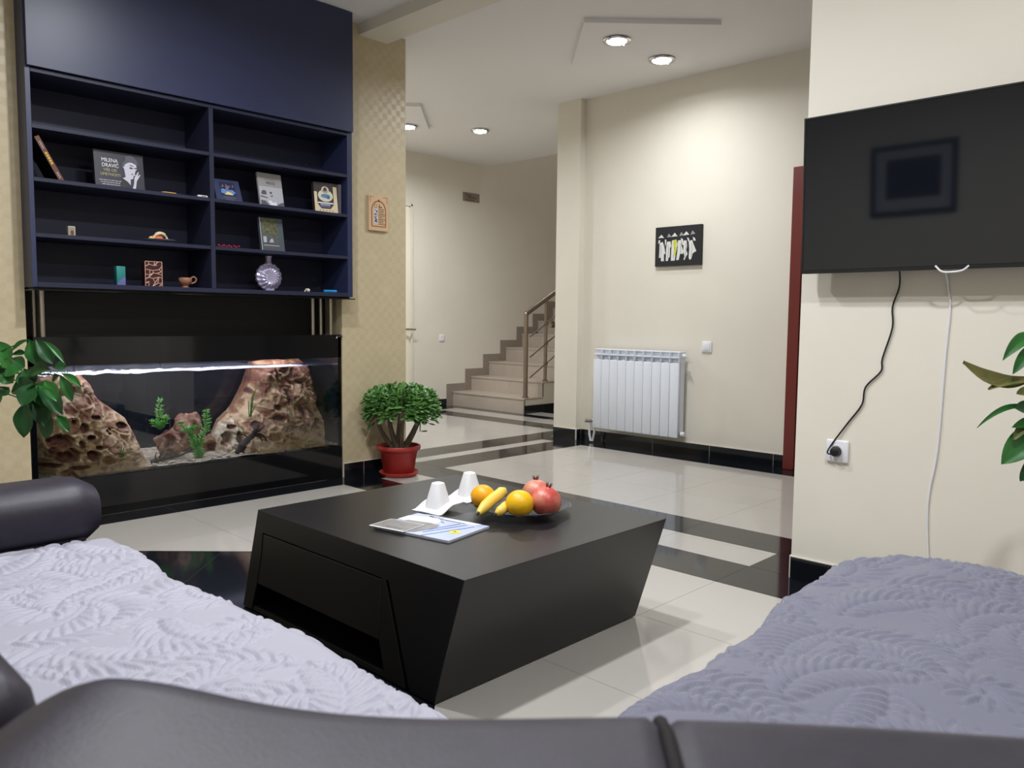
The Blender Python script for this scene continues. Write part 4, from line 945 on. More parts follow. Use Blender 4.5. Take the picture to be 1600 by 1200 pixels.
DW = mat('dark_driftwood', (50, 38, 32), 0.85, bump=(50, 0.8, 0.004))
def driftwood(label, paths):
    t = thing('driftwood', label, 'driftwood', Vector(paths[0][0][0]))
    for pts, rad in paths:
        sp = spline(pts, 5); n = len(sp); MB().tube(sp, [rad * (1 - 0.75 * i / n) * (1 + 0.15 * math.sin(i * 2.1)) for i in range(n)], 8).build('branch', DW, t, 60)
driftwood('thin crooked driftwood lying on the sand before the round rock', [([(1.70, 4.30, .225), (1.76, 4.31, .235), (1.82, 4.33, .237), (1.88, 4.33, .243), (1.93, 4.34, .265)], .013), ([(1.74, 4.31, .23), (1.75, 4.30, .26), (1.762, 4.30, .28)], .007), ([(1.73, 4.30, .225), (1.72, 4.30, .25), (1.728, 4.30, .275)], .006), ([(1.75, 4.3, .235), (1.77, 4.29, .25), (1.785, 4.29, .272)], .005)])
driftwood('branching black driftwood root leaning in the rock arch', [([(2.19, 4.29, .215), (2.22, 4.29, .27), (2.27, 4.29, .31), (2.30, 4.29, .35), (2.315, 4.29, .375)], .026), ([(2.27, 4.29, .31), (2.31, 4.28, .32), (2.345, 4.28, .30), (2.36, 4.28, .265)], .009), ([(2.29, 4.29, .33), (2.325, 4.285, .345), (2.35, 4.285, .368)], .009), ([(2.25, 4.29, .30), (2.215, 4.28, .325), (2.19, 4.28, .33)], .006), ([(2.30, 4.285, .318), (2.325, 4.28, .29), (2.33, 4.28, .262)], .006)])
def coral():
    t = thing('cream_root', 'cream branching root lying at the right front of the aquarium', 'root', (2.66, 4.25, ZS))
    CR = mat('cream_root_bark', (200, 178, 136), 0.8)
    for pts, r in (([(2.575, 4.25, .215), (2.60, 4.25, .25), (2.64, 4.25, .262), (2.67, 4.25, .275)], .012), ([(2.60, 4.25, .24), (2.64, 4.245, .235), (2.69, 4.245, .232)], .010), ([(2.62, 4.25, .22), (2.67, 4.245, .215), (2.73, 4.245, .222)], .011)):
        sp = spline(pts, 4); MB().tube(sp, [r * (1 - .6 * i / len(sp)) for i in range(len(sp))], 8).build('branch', CR, t, 60)
coral()

WEED = mat('bright_waterweed', (124, 196, 80), 0.5, mottle=(30, 0.0), col2=(80, 160, 64)); WEED2 = mat('water_grass', (58, 138, 66), 0.5)
def leafquad(mb, b, d, l, wd, up):
    d = Vector(d).normalized(); s = d.cross(Vector(up)).normalized(); b = Vector(b)
    m1 = b + d * l * .5; n = s.cross(d) * wd * .25
    mb.add([b, m1 - s * wd / 2, b + d * l, m1 + s * wd / 2, m1 + n], [(0, 1, 4), (1, 2, 4), (2, 3, 4), (3, 0, 4)])
def waterweed(label, stems, seed, ll=0.022):
    rnd = random.Random(seed); t = thing('waterweed', label, 'water plant', Vector(stems[0][0]))
    mbs = MB(); mbl = MB()
    for pts in stems:
        sp = spline(pts, 6); mbs.tube(sp, 0.0016, 5)
        for i, p in enumerate(sp):
            for k in range(4):
                a = 2 * math.pi * (k / 4 + i * .17) + rnd.uniform(-.4, .4); d = Vector((math.cos(a), math.sin(a) * .7, 0.5 + rnd.uniform(-.5, .5)))
                leafquad(mbl, p, d, ll * rnd.uniform(.6, 1.3) * (1 - .35 * i / len(sp)), ll * .26, (0.3, -1, 0.4))
    mbs.build('stems', STEMG, t, kind='stuff'); mbl.build('foliage', WEED, t, recalc=False, kind='stuff')
waterweed('bright green waterweed spike standing left of the round rock', [[(1.80, 4.42, .40), (1.795, 4.42, .46), (1.80, 4.42, .54)], [(1.80, 4.42, .39), (1.77, 4.41, .415), (1.755, 4.41, .425)], [(1.80, 4.42, .38), (1.82, 4.41, .42), (1.825, 4.41, .45)]], 1, 0.036)
waterweed('spreading bright green waterweed in the middle of the aquarium', [[(1.97, 4.33, .225), (1.94, 4.33, .32), (1.87, 4.34, .42)], [(1.97, 4.33, .22), (1.95, 4.33, .30), (1.93, 4.34, .36)], [(1.97, 4.33, .22), (1.985, 4.33, .30), (2.0, 4.34, .345)], [(1.98, 4.32, .21), (1.96, 4.32, .26), (1.935, 4.32, .29)], [(1.90, 4.33, .36), (1.93, 4.33, .385), (1.96, 4.33, .375)], [(1.965, 4.31, .215), (1.96, 4.31, .24), (1.965, 4.31, .27)]], 2, 0.036)
waterweed('small yellow green waterweed tip behind the leaning rock', [[(2.06, 4.42, .34), (2.062, 4.42, .40), (2.06, 4.42, .465)]], 3, 0.034)
def grass(label, base, tips, material, wd=0.006):
    t = thing('water_grass', label, 'water plant', Vector(base))
    for tip in tips:
        b = Vector(base) + Vector((random.Random(tip[0]).uniform(-.008, .008), 0, 0)); tip = Vector(tip); md = (b + tip) / 2 + Vector((-(tip.x - b.x) * .18, 0, .02))
        sp = spline([b, md, tip], 6); n = len(sp); P = [[p + Vector((s * wd * (1 - (i / (n - 1)) ** 2 * .9) / 2, -0.0012 * (1 - abs(s)), 0)) for s in (-1, 0, 1)] for i, p in enumerate(sp)]
        MB().grid(P).build('blade', material, t, 60, recalc=False)
grass('long green grass tuft rising from the right rock', (2.30, 4.36, .415), [(2.285, 4.36, .53), (2.32, 4.36, .57), (2.345, 4.35, .605), (2.375, 4.36, .635), (2.40, 4.35, .50), (2.335, 4.36, .53), (2.37, 4.35, .46), (2.31, 4.36, .50)], WEED2)
grass('pale green grass tuft at the foot of the left rock', (1.535, 4.255, .245), [(1.52, 4.255, .32), (1.54, 4.255, .345), (1.555, 4.25, .325), (1.58, 4.25, .33), (1.50, 4.25, .30), (1.595, 4.25, .31), (1.565, 4.25, .35)], WEED2, 0.005)

# ------------------------------------------------------------------ coffee table (leaning box with a drawer)
ct = thing('coffee_table', 'low dark brown coffee table with slanted sides and a drawer', 'table', (1.76, 1.98, 0))
TX0, TX1, TZ = 1.305, 2.196, 0.360
def yz(poly, x0, x1, name, material=WENGE, bevel=0.0012):
    bm = bmesh.new(); n = len(poly)
    a = [bm.verts.new((x0, y, z)) for y, z in poly]; b = [bm.verts.new((x1, y, z)) for y, z in poly]
    bm.faces.new(a[::-1]); bm.faces.new(b)
    for i in range(n): bm.faces.new((a[i], a[(i + 1) % n], b[(i + 1) % n], b[i]))
    bmesh.ops.recalc_face_normals(bm, faces=bm.faces[:])
    if bevel: bmesh.ops.bevel(bm, geom=bm.edges[:], offset=bevel, segments=1, affect='EDGES')
    bm.verts.index_update(); mb = MB(); mb.add([v.co[:] for v in bm.verts], [[v.index for v in f.verts] for f in bm.faces]); bm.free()
    return mb.build(name, material, ct)
SL = (1.53 - 1.415) / TZ
yn = lambda z: 1.415 + (TZ - z) * SL
yf = lambda z: 2.432 + (TZ - z) * SL
yz([(yn(.360), .360), (yf(.360), .360), (yf(.004), .004), (2.488, .004), (2.447, .104), (2.416, .208), (2.402, .287), (1.722, .287), (1.632, .004), (yn(.004), .004)], TX0, TX1, 'carcass')
yz([(1.735, .286), (1.752, .286), (1.766, .108), (1.738, .004), (1.648, .004)], TX0, TX1, 'inner_leg')
dr = yz([(2.398, .283), (1.755, .283), (1.768, .108), (2.444, .106), (2.412, .208)], TX0, TX0 + 0.03, 'drawer')
yz([(2.38, .28), (1.77, .28), (1.78, .12), (2.40, .12)], TX0 + 0.031, TX1 - 0.03, 'drawer_box', BLACK, 0)
yz([(1.76, .284), (2.40, .284), (2.48, .006), (1.74, .006)], TX1 - 0.02, TX1 - 0.002, 'back_panel')
yz([(1.742, .004), (2.484, .004), (2.478, .018), (1.746, .018)], TX0 + 0.004, TX1 - 0.021, 'bottom_shelf', BLACK, 0)
for x, y in ((1.36, 1.56), (2.14, 1.56), (1.36, 2.5), (2.14, 2.5)):
    MB().lathe([(0.018, 0), (0.018, 0.004)], (x, y, 0.0), 12).build('glide', mat('pale_felt', (190, 186, 178), 0.9), ct)

# magazines
mg = thing('magazine', 'white and blue magazine with a round yellow sticker on the coffee table', 'magazine', (1.566, 1.845, TZ))
a_, b_, c_, d_ = Vector((1.444, 1.966, TZ)), Vector((1.643, 2.003, TZ)), Vector((1.694, 1.727, TZ)), Vector((1.493, 1.688, TZ))
uu_ = (c_ - b_).normalized(); vv_ = Vector((-uu_.y, uu_.x, 0)); W_, H_ = 0.286, 0.203
o_ = d_ - uu_ * W_   # lower-left corner as read from the sofa
fr0 = Frame(o_, uu_, vv_)
def slab(fr, w, h, z0, z1, name, material, parent, r=0.0006):
    mt = Matrix((fr.u, fr.v, fr.n)).transposed().to_4x4(); mt.translation = fr.o
    return MB().rbox(0, w, 0, h, z0, z1, r, 1, mt).build(name, material, parent)
slab(fr0, W_, H_, 0.0, 0.0065, 'pages', mat('magazine_pages', (196, 196, 204), 0.6), mg)
slab(fr0, W_, H_, 0.0065, 0.0078, 'cover', mat('glossy_pale_blue_cover', (172, 182, 208), 0.25), mg)
frc = Frame(fr0.p(0, 0, 0.0078), fr0.u, fr0.v)
decal(frc, [[(0.03, 0.203), (0.255, 0.203), (0.245, 0.180), (0.10, 0.186)]], 'title_band', mat('cover_white', (214, 217, 226), 0.3), mg)
decal(frc, [[(0.0, 0.16), (0.10, 0.19), (0.14, 0.15), (0.13, 0.10), (0.06, 0.09), (0.0, 0.11)]], 'cover_sky', mat('cover_pale', (206, 213, 230), 0.3), mg)
BL = mat('cover_blue', (66, 92, 160), 0.3)
for pts in ([(0.02, 0.10), (0.075, 0.20)], [(0.05, 0.085), (0.10, 0.165)], [(0.06, 0.195), (0.15, 0.15)], [(0.185, 0.0), (0.255, 0.165)], [(0.165, 0.03), (0.225, 0.17)], [(0.16, 0.06), (0.20, 0.17)]):
    decal(frc, stroke(pts, 0.005), 'cover_line', BL, mg, h=0.0005)
decal(frc, [[(0.006, 0.012), (0.005, 0.075), (0.04, 0.115), (0.12, 0.125), (0.158, 0.12), (0.168, 0.085), (0.145, 0.02), (0.12, 0.004)]], 'cover_photo', mat('cover_grey_photo', (128, 124, 122), 0.35, mottle=(40, 0.3)), mg, h=0.0007)
decal(frc, [ellipse(0.244, 0.085, 0.0175, 0.0175, 24)], 'sticker', mat('sticker_yellow', (232, 206, 40), 0.4), mg, h=0.0006)
decal(frc, stroke([(0.236, 0.083), (0.241, 0.091), (0.246, 0.082), (0.252, 0.089)], 0.003), 'sticker_mark', mat('sticker_olive', (120, 108, 30), 0.5), mg, h=0.001)
decal(frc, [rect(0.08 + 0.011 * i, 0.178, 0.087 + 0.011 * i, 0.182) for i in range(12)] + [rect(0.06 + 0.012 * i, 0.189, 0.068 + 0.012 * i, 0.196) for i in range(5)], 'small_print', mat('print_slate', (110, 112, 130), 0.5), mg, h=0.0009)
lf = thing('leaflet', 'thin white-edged grey leaflet lying on the near corner of the magazine', 'leaflet', (1.47, 1.84, TZ + 0.009))
mtl = Matrix.Translation((0, 0, 0))
frl = Frame(fr0.p(-0.012, -0.012, 0.0092), (fr0.u + fr0.v * 0.03), fr0.v)
slab(frl, 0.135, 0.10, 0.0, 0.0015, 'sheet', mat('leaflet_white', (226, 226, 228), 0.4), lf, 0.0003)
slab(Frame(frl.p(0.004, 0.006, 0.0015), frl.u, frl.v), 0.129, 0.090, 0.0, 0.0006, 'print', MATS['cover_grey_photo'], lf, 0.0001)
decal(Frame(frl.p(0.05, 0.02, 0.0021), frl.u, frl.v), [rect(0.0 + 0.012 * i, 0.0, 0.009 + 0.012 * i, 0.003) for i in range(5)], 'small_print', mat('print_slate2', (90, 88, 88), 0.5), lf, h=0.0005)

# upside-down cups on curved square saucers
def cup(label, x, y, rz):
    t = thing('upturned_cup', label, 'cup', (x, y, TZ), 'upturned coffee cups on the table')
    P = []; n = 18; s = 0.062
    ca, sa = math.cos(rz), math.sin(rz)
    def pt(a, b, dz):
        q = min(1, max(0, (a + 1) / 1.25)); z = 0.005 + 0.026 * q * q * (3 - 2 * q) - 0.004 * b * b
        return Vector((x + (a * ca - b * sa) * s, y + (a * sa + b * ca) * s, TZ + max(0.0035, z) + dz))
    mb = MB()
    top = [[pt(-1 + 2 * i / n, -1 + 2 * j / n, 0.0) for j in range(n + 1)] for i in range(n + 1)]; bot = [[p - Vector((0, 0, 0.0032)) for p in r] for r in top]
    mb.grid(top); mb.grid(bot)
    rim = lambda g: [g[i][0] for i in range(n + 1)] + [g[n][j] for j in range(1, n + 1)] + [g[i][n] for i in range(n - 1, -1, -1)] + [g[0][j] for j in range(n - 1, -1, -1)]
    mb.grid([rim(top), rim(bot)])
    mb.build('saucer', CERAMIC, t, 60)
    mb = MB(); prof = []
    # rounded-square cross-section tapering upwards
    def ring(r, z):
        out = []
        for j in range(40):
            a = 2 * math.pi * j / 40; c, s_ = math.cos(a), math.sin(a); k = (abs(c) ** 3.2 + abs(s_) ** 3.2) ** (-1 / 3.2)
            out.append(Vector((x + (c * k * ca - s_ * k * sa) * r, y + (c * k * sa + s_ * k * ca) * r, TZ + z)))
        return out
    rows = [ring(*q) for q in ((0.0385, 0.010), (0.036, 0.026), (0.029, 0.055), (0.0200, 0.089), (0.0188, 0.0925), (0.0165, 0.0935), (0.015, 0.0915))]
    rows = [r + [r[0]] for r in rows]; mb.grid(rows); mb.add(rows[-1][:-1], [tuple(range(40))])
    mb.build('cup', CERAMIC, t, 45)
cup('white upturned cup on a curved saucer next to the magazine', 1.735, 2.015, R(6))
cup('white upturned cup on a curved saucer behind the yellow fruit', 1.935, 2.075, R(-4))

# glass fruit plate
PX, PY = 1.918, 1.798
pl = thing('fruit_plate', 'shallow round cut glass plate of fruit on the coffee table', 'plate', (PX, PY, TZ))
prof = [(0.055, 0.0), (0.06, 0.002), (0.09, 0.006), (0.13, 0.016), (0.160, 0.027), (0.163, 0.029), (0.160, 0.031), (0.13, 0.020), (0.09, 0.010), (0.001, 0.006)]
mb = MB(); N_ = 72; rows = []
for r, z in prof: rows.append([Vector((PX + r * (1 + (0.008 * math.cos(j * math.pi / 3) if r > 0.12 else 0)) * math.cos(2 * math.pi * j / N_), PY + r * (1 + (0.008 * math.cos(j * math.pi / 3) if r > 0.12 else 0)) * math.sin(2 * math.pi * j / N_), TZ + z)) for j in range(N_)])
rows = [r + [r[0]] for r in rows]; mb.grid(rows)
mb.build('dish', mat('smoky_cut_glass', (176, 188, 200), 0.06, **{'Transmission Weight': 0.92, 'IOR': 1.47}), pl, 40)

def peel(name, c1, c2, sc, rough=0.4, bs=260):
    return mat(name, c1, rough, mottle=(sc, 0.0), col2=c2, bump=(bs, 0.25, 0.002))
ORG = peel('orange_peel', (240, 172, 12), (232, 150, 8), 6); LEM = peel('yellow_peel', (240, 188, 10), (226, 168, 8), 6)
POM = peel('pomegranate_skin', (190, 74, 66), (212, 140, 114), 16, 0.38, 120); POM2 = peel('pale_pomegranate_skin', (196, 112, 92), (214, 156, 128), 14, 0.4, 120)
BAN = peel('banana_skin', (232, 196, 74), (222, 190, 96), 10, 0.45, 60)
def orange(label, c, r, m_):
    t = thing('orange', label, 'orange', (c[0], c[1], c[2] - r)); MB().ball(c, r, 32, 20, (1, 1, .95)).build('peel', m_, t, 179)
    MB().lathe([(0.004, 0), (0.003, 0.002), (0.001, 0.0025)], (c[0] + .012, c[1] - .003, c[2] + r * .95 * .93), 8).build('stem_scar', mat('scar_green', (120, 120, 50), 0.7), t)
orange('glossy orange at the left of the plate, behind the banana tip', (1.806, 1.872, .419), .0405, ORG)
orange('large yellow orange at the front of the plate beside the pomegranates', (1.824, 1.722, .417), .0455, LEM)
def pomegranate(label, c, r, tilt, m_):
    t = thing('pomegranate', label, 'pomegranate', (c[0], c[1], c[2] - r))
    rot = Matrix.Rotation(tilt[0], 4, 'X') @ Matrix.Rotation(tilt[1], 4, 'Y')
    prof = [(max(1e-4, math.sin(math.pi * i / 18)) * r * (1 + 0.05 * math.sin(math.pi * i / 18)), -math.cos(math.pi * i / 18) * r * .94) for i in range(19)]
    mb = MB(); rows = []
    for rr, z in prof:
        rows.append([Vector(c) + rot @ Vector((rr * (1 + .025 * math.cos(6 * a)) * math.cos(a), rr * (1 + .025 * math.cos(6 * a)) * math.sin(a), z)) for a in [2 * math.pi * j / 36 for j in range(37)]])
    mb.grid(rows); mb.build('skin', m_, t, 179)
    mb = MB()
    for k in range(6):
        a = 2 * math.pi * k / 6; e = lambda rr, z, da=0: Vector(c) + rot @ Vector((rr * math.cos(a + da), rr * math.sin(a + da), z))
        mb.add([e(.008, r * .90, -.5), e(.008, r * .90, .5), e(.013, r * .90 + .018), e(.005, r * .90 + .004)], [(0, 1, 2), (1, 3, 2), (3, 0, 2), (0, 3, 1)])
    mb.build('crown', mat('dry_calyx', (104, 46, 36), 0.8), t)
pomegranate('red pomegranate at the right of the plate', (1.908, 1.688, .418), .0505, (R(8), R(10)), POM)
pomegranate('paler pomegranate at the back of the plate', (1.978, 1.79, .420), .0455, (R(-8), R(4)), POM2)
def banana(label, pts, r):
    t = thing('banana', label, 'banana', Vector(pts[0]) - Vector((0, 0, r)))
    sp = spline(pts, 6); n = len(sp); prof = [r * (0.28 + 0.72 * min(1, 4.2 * min(i / (n - 1) + .02, 1 - i / (n - 1) + .04)) ** .7) for i in range(n)]
    MB().tube(sp, prof, 6).build('skin', BAN, t, 70)
    a = sp[0]; d = (sp[0] - sp[1]).normalized(); MB().tube([a, a + d * .008], [r * .3, r * .2], 6).build('tip', mat('banana_tip', (58, 46, 30), 0.8), t)
banana('banana resting over the plate rim between the two oranges', [(1.712, 1.794, .392), (1.745, 1.805, .402), (1.79, 1.812, .420), (1.83, 1.822, .428), (1.862, 1.838, .430), (1.89, 1.85, .419)], .019)
banana('banana mostly hidden behind the front orange', [(1.748, 1.752, .391), (1.775, 1.752, .400), (1.81, 1.765, .405), (1.86, 1.775, .402)], .0165)

# ------------------------------------------------------------------ corner sofa
sf = thing('corner_sofa', 'brown leather corner sofa in the foreground with a rolled armrest', 'sofa', (0.6, 0.6, 0))
ZSEAT = 0.405
MB().rbox(-0.12, 0.70, 0.2, 2.36, 0.05, 0.28, 0.02, 2).build('base', LEATHER, sf, 50)
MB().rbox(0.70, 2.0, -0.12, 0.63, 0.05, 0.28, 0.02, 2).build('base', LEATHER, sf, 50)
MB().rbox(0.10, 0.715, 0.62, 2.13, 0.28, ZSEAT, 0.045, 4).build('seat_cushion', LEATHER, sf, 60)
MB().rbox(0.64, 2.0, 0.05, 0.625, 0.28, ZSEAT, 0.045, 4).build('seat_cushion', LEATHER, sf, 60)
bm = bmesh.new()
pol = [(0.12, 0.60), (0.70, 0.615), (0.70, 0.66), (0.735, 0.70), (0.635, 0.05), (0.50, 0.05)]
mb = MB(); mb.prism([(0.13, 0.615, 0.28), (0.40, 0.29, 0.28), (0.62, 0.06, 0.28), (0.635, 0.06, 0.28), (0.635, 0.62, 0.28)], (0, 0, ZSEAT - 0.28)); mb.build('seat_cushion', LEATHER, sf)
bm.free()
D_ = Vector((0.649, -0.761, 0)); N_v = Vector((0.761, 0.649, 0))
def back_seg(s0, s1, name, zf, n0=0.20, n1=0.410, r=0.042, e0=0.01, e1=0.01):
    """padded back along the diagonal: rounded top section swept from s0 to s1, zf(s) gives the top height"""
    rows = []; n = 60
    for i in range(n + 1):
        s = s0 + (s1 - s0) * i / n; zt = zf(s); k = 0.0
        for d, e in ((s - s0, e0), (s1 - s, e1)):
            if d < e: k = max(k, e * (1 - math.sqrt(max(0, 1 - (1 - d / e) ** 2))))
        pr = [(n1 - k, 0.05), (n1 - k, 0.5), (n1 - k, zt - r - k)] + [(n1 - k - r + r * math.cos(a), zt - k - r + r * math.sin(a)) for a in [math.pi / 2 * j / 8 for j in range(1, 9)]]
        pr += [(n0 + k + r - r * math.sin(a), zt - k - r + r * math.cos(a)) for a in [math.pi / 2 * j / 6 for j in range(0, 7)]] + [(n0 + k, 0.05)]
        rows.append([D_ * s + N_v * a + Vector((0, 0, b)) for a, b in pr])
    mb = MB(); mb.grid(rows); m_ = len(rows[0]); mb.add(rows[0], [tuple(range(m_))]); mb.add(rows[-1], [tuple(range(m_))])
    return mb.build(name, LEATHER, sf, 60)
back_seg(-0.300, 0.050, 'backrest', lambda s: 0.806 + 0.009 * math.exp(-((s + 0.225) / 0.06) ** 2) + 0.003 * math.sin(s * 20), e0=0.075, e1=0.003)
back_seg(0.054, 0.42, 'backrest', lambda s: 0.806 + 0.002 * math.sin(s * 15), e0=0.003, e1=0.05)
MB().tube([D_ * 0.052 + N_v * a + Vector((0, 0, b)) for a, b in ((0.24, 0.8055), (0.365, 0.8055), (0.390, 0.799), (0.404, 0.786), (0.409, 0.76), (0.409, 0.45))], 0.0042, 8).build('seam_piping', PIPING, sf, 60)
MB().rbox(-0.06, 0.131, 0.475, 2.20, 0.2, 0.806, 0.03, 4).build('backrest', LEATHER, sf, 60)
MB().rbox(-0.13, -0.065, 0.46, 2.36, 0.05, 0.78, 0.02, 3).build('back_shell', LEATHER, sf, 60)
MB().rbox(0.56, 2.0, -0.06, 0.075, 0.2, 0.72, 0.04, 4).build('backrest', LEATHER, sf, 60)
# rolled armrest at the far end of the left seat
sec = []
nA = 26
for i in range(nA + 1):
    q = i / nA; x = -0.06 + 0.785 * q
    k = 1.0 if q < 0.91 else 0.72 + 0.28 * math.sqrt(max(0.0, 1 - ((q - 0.91) / 0.09) ** 2))
    ring = []
    for j in range(32):
        a = 2 * math.pi * j / 32; c, s_ = math.cos(a), math.sin(a)
        kk = (abs(c) ** 2.6 + abs(s_) ** 2.6) ** (-1 / 2.6)
        ring.append(Vector((x, 2.245 + c * kk * 0.118 * k, 0.500 + s_ * kk * 0.082 * k)))
    sec.append(ring + [ring[0]])
mb = MB(); mb.grid(sec); mb.add(sec[-1][:-1], [tuple(range(32))]); mb.add(sec[0][:-1], [tuple(range(32))[::-1]])
mb.build('armrest', LEATHER, sf, 60)
MB().rbox(-0.06, 0.69, 2.15, 2.355, 0.27, 0.47, 0.02, 2).build('arm_panel', LEATHER, sf, 50)
for x, y in ((0.64, 2.28), (0.62, 0.9), (1.92, 0.55), (0.9, 0.55), (-0.05, 2.28), (1.92, -0.05), (0.0, 0.7)):
    MB().lathe([(0.02, 0), (0.026, 0.05)], (x, y, 0.0), 14).build('foot', BLACK, sf)

# ------------------------------------------------------------------ quilted throws
def quilt_height(W, L, res, seed, amp):
    """height map of quilted feather scrolls and flowers over a W x L cloth"""
    nx, ny = int(W / res) + 1, int(L / res) + 1
    Hm = np.zeros((nx, ny)); rnd = random.Random(seed)
    xs = np.linspace(0, W, nx); ys = np.linspace(0, L, ny)
    def leaf(cx, cy, ang, l, wd, a=1.0):
        i0, i1 = np.searchsorted(xs, [cx - l, cx + l]); j0, j1 = np.searchsorted(ys, [cy - l, cy + l])
        if i1 <= i0 or j1 <= j0: return
        X, Y = np.meshgrid(xs[i0:i1] - cx, ys[j0:j1] - cy, indexing='ij')
        c, s = math.cos(ang), math.sin(ang); U = X * c + Y * s; V = -X * s + Y * c
        V = V - 0.25 * wd * np.sin(U / l * 3.0)
        t = U / (l / 2); ww = wd / 2 * (1.0 - 0.35 * (t + 0.2))
        q = 1 - t ** 2 - (V / np.maximum(ww, 1e-4)) ** 2
        h = np.where(q > 0, np.sqrt(np.maximum(q, 0)), 0) * a
        m_ = (q > -0.45) & (q <= 0)
        sub = Hm[i0:i1, j0:j1]
        sub[...] = np.where(q > 0, np.maximum(h, 0.18), np.where(m_, np.minimum(sub, sub * 0.55 - 0.10), sub))
    Hm += 0.34
    g = 0.150; spots = []
    for i in range(-1, int(W / g) + 2):
        for j in range(-1, int(L / g) + 2):
            spots.append((i, j, (i + .5 + rnd.uniform(-.28, .28) + .5 * (j % 2)) * g, (j + .5 + rnd.uniform(-.28, .28)) * g))
    rnd.shuffle(spots)
    for i, j, x, y in spots:
        if (i * 2 + j * 3) % 7 == 0: continue
        th = rnd.uniform(0, 2 * math.pi); kap = rnd.choice((-1, 1)) * rnd.uniform(5.0, 10.0); n = rnd.randint(9, 13); st = 0.0215
        x -= math.cos(th) * .09; y -= math.sin(th) * .09
        for k in range(n):
            q = (k + 1) / n; l = 0.080 * (0.42 + 0.58 * math.sin(math.pi * q ** 0.8))
            for sd in (-1, 1):
                an = th + sd * R(46 + 6 * rnd.random()); ll = l * (1.12 if sd * kap < 0 else 0.82)
                leaf(x + math.cos(an) * ll * .55, y + math.sin(an) * ll * .55, an, ll, 0.0245)
            x += math.cos(th) * st; y += math.sin(th) * st; th += kap * st
        leaf(x + math.cos(th) * .02, y + math.sin(th) * .02, th, 0.045, 0.02)
    for i, j, x, y in spots:
        if (i * 2 + j * 3) % 7 == 0:
            for p in range(12):
                an = 2 * math.pi * p / 12; leaf(x + math.cos(an) * .040, y + math.sin(an) * .040, an, 0.058, 0.0195, 0.9)
            leaf(x, y, 0, 0.02, 0.02, 1.0)
    return xs, ys, Hm * amp
def throw(name, label, W, L, fn, seed, material, amp=0.0078, res=0.0040):
    """fn(s, t) -> (point, normal) of the resting cloth"""
    xs, ys, Hm = quilt_height(W, L, res, seed, amp)
    P, N = fn(xs[:, None] + 0 * ys[None, :], ys[None, :] + 0 * xs[:, None])
    V = P + N * Hm[..., None]
    nx, ny = Hm.shape
    me = bpy.data.meshes.new(name)
    idx = np.arange(nx * ny).reshape(nx, ny)
    F = np.stack([idx[:-1, :-1], idx[1:, :-1], idx[1:, 1:], idx[:-1, 1:]], -1).reshape(-1, 4)
    # underside, 8 mm below, coarse skirt round the hem
    Bv = P - N * 0.004
    nb = nx * ny; rim = np.concatenate([idx[:, 0], idx[-1, 1:], idx[-2::-1, -1], idx[0, -2:0:-1]])
    V2 = np.concatenate([V.reshape(-1, 3), Bv.reshape(-1, 3)[rim]])
    k = len(rim); sk = [(int(rim[i]), int(rim[(i + 1) % k]), nb + (i + 1) % k, nb + i) for i in range(k)]
    org = np.array([V2[:, 0].mean(), V2[:, 1].mean(), V2[:, 2].min()])
    me.from_pydata([tuple(v) for v in (V2 - org)], [], [tuple(f) for f in F.tolist()] + sk)
    me.polygons.foreach_set('use_smooth', [True] * len(me.polygons)); me.materials.append(material)
    o = bpy.data.objects.new(name, me); C.objects.link(o); o.location = Vector(org)
    return tag(o, label, 'blanket')
def vnoise(x, y, seed, f):
    """cheap smooth waves"""
    return (np.sin(x * f + seed) * np.cos(y * f * .83 + seed * 1.7) + .5 * np.sin(x * f * 2.3 + y * f * 1.9 + seed * 3.1)) / 1.5
RAD = 0.045
def drape(s, flat):
    """arc-length s -> (distance out, drop, angle) over an edge that starts at 'flat'"""
    q = np.clip((s - flat) / RAD, 0, math.pi / 2 * .94); rest = np.maximum(0, s - flat - RAD * math.pi / 2 * .94); a = math.pi / 2 * .94
    out = np.minimum(s, flat) + RAD * np.sin(q) + rest * math.cos(a); drop = RAD * (1 - np.cos(q)) + rest * math.sin(a)
    return out, drop, q
def fn_left(s, t):
    y = 0.535 + t
    edge = 0.600 + 0.012 * np.sin(y * 6.1 + .5) + 0.006 * np.sin(y * 17) + 0.085 * np.exp(-((y - 0.575) / 0.055) ** 2)
    out, drop, q = drape(s, edge)
    z = ZSEAT + 0.029 + 0.007 * vnoise(s, y, 1.3, 7.0)
    x = 0.108 + out
    N = np.stack([np.sin(q), 0 * q, np.cos(q)], -1)
    return np.stack([x, y, z - drop], -1), N
throw('quilted_throw', 'pale silver quilted throw spread over the left sofa seat', 0.86, 1.60, fn_left, 0.6, mat('pale_silver_plush', (160, 158, 172), 0.62, **{'Sheen Weight': 0.5, 'Sheen Roughness': 0.4, 'bump': (900, 0.15, 0.001)}))
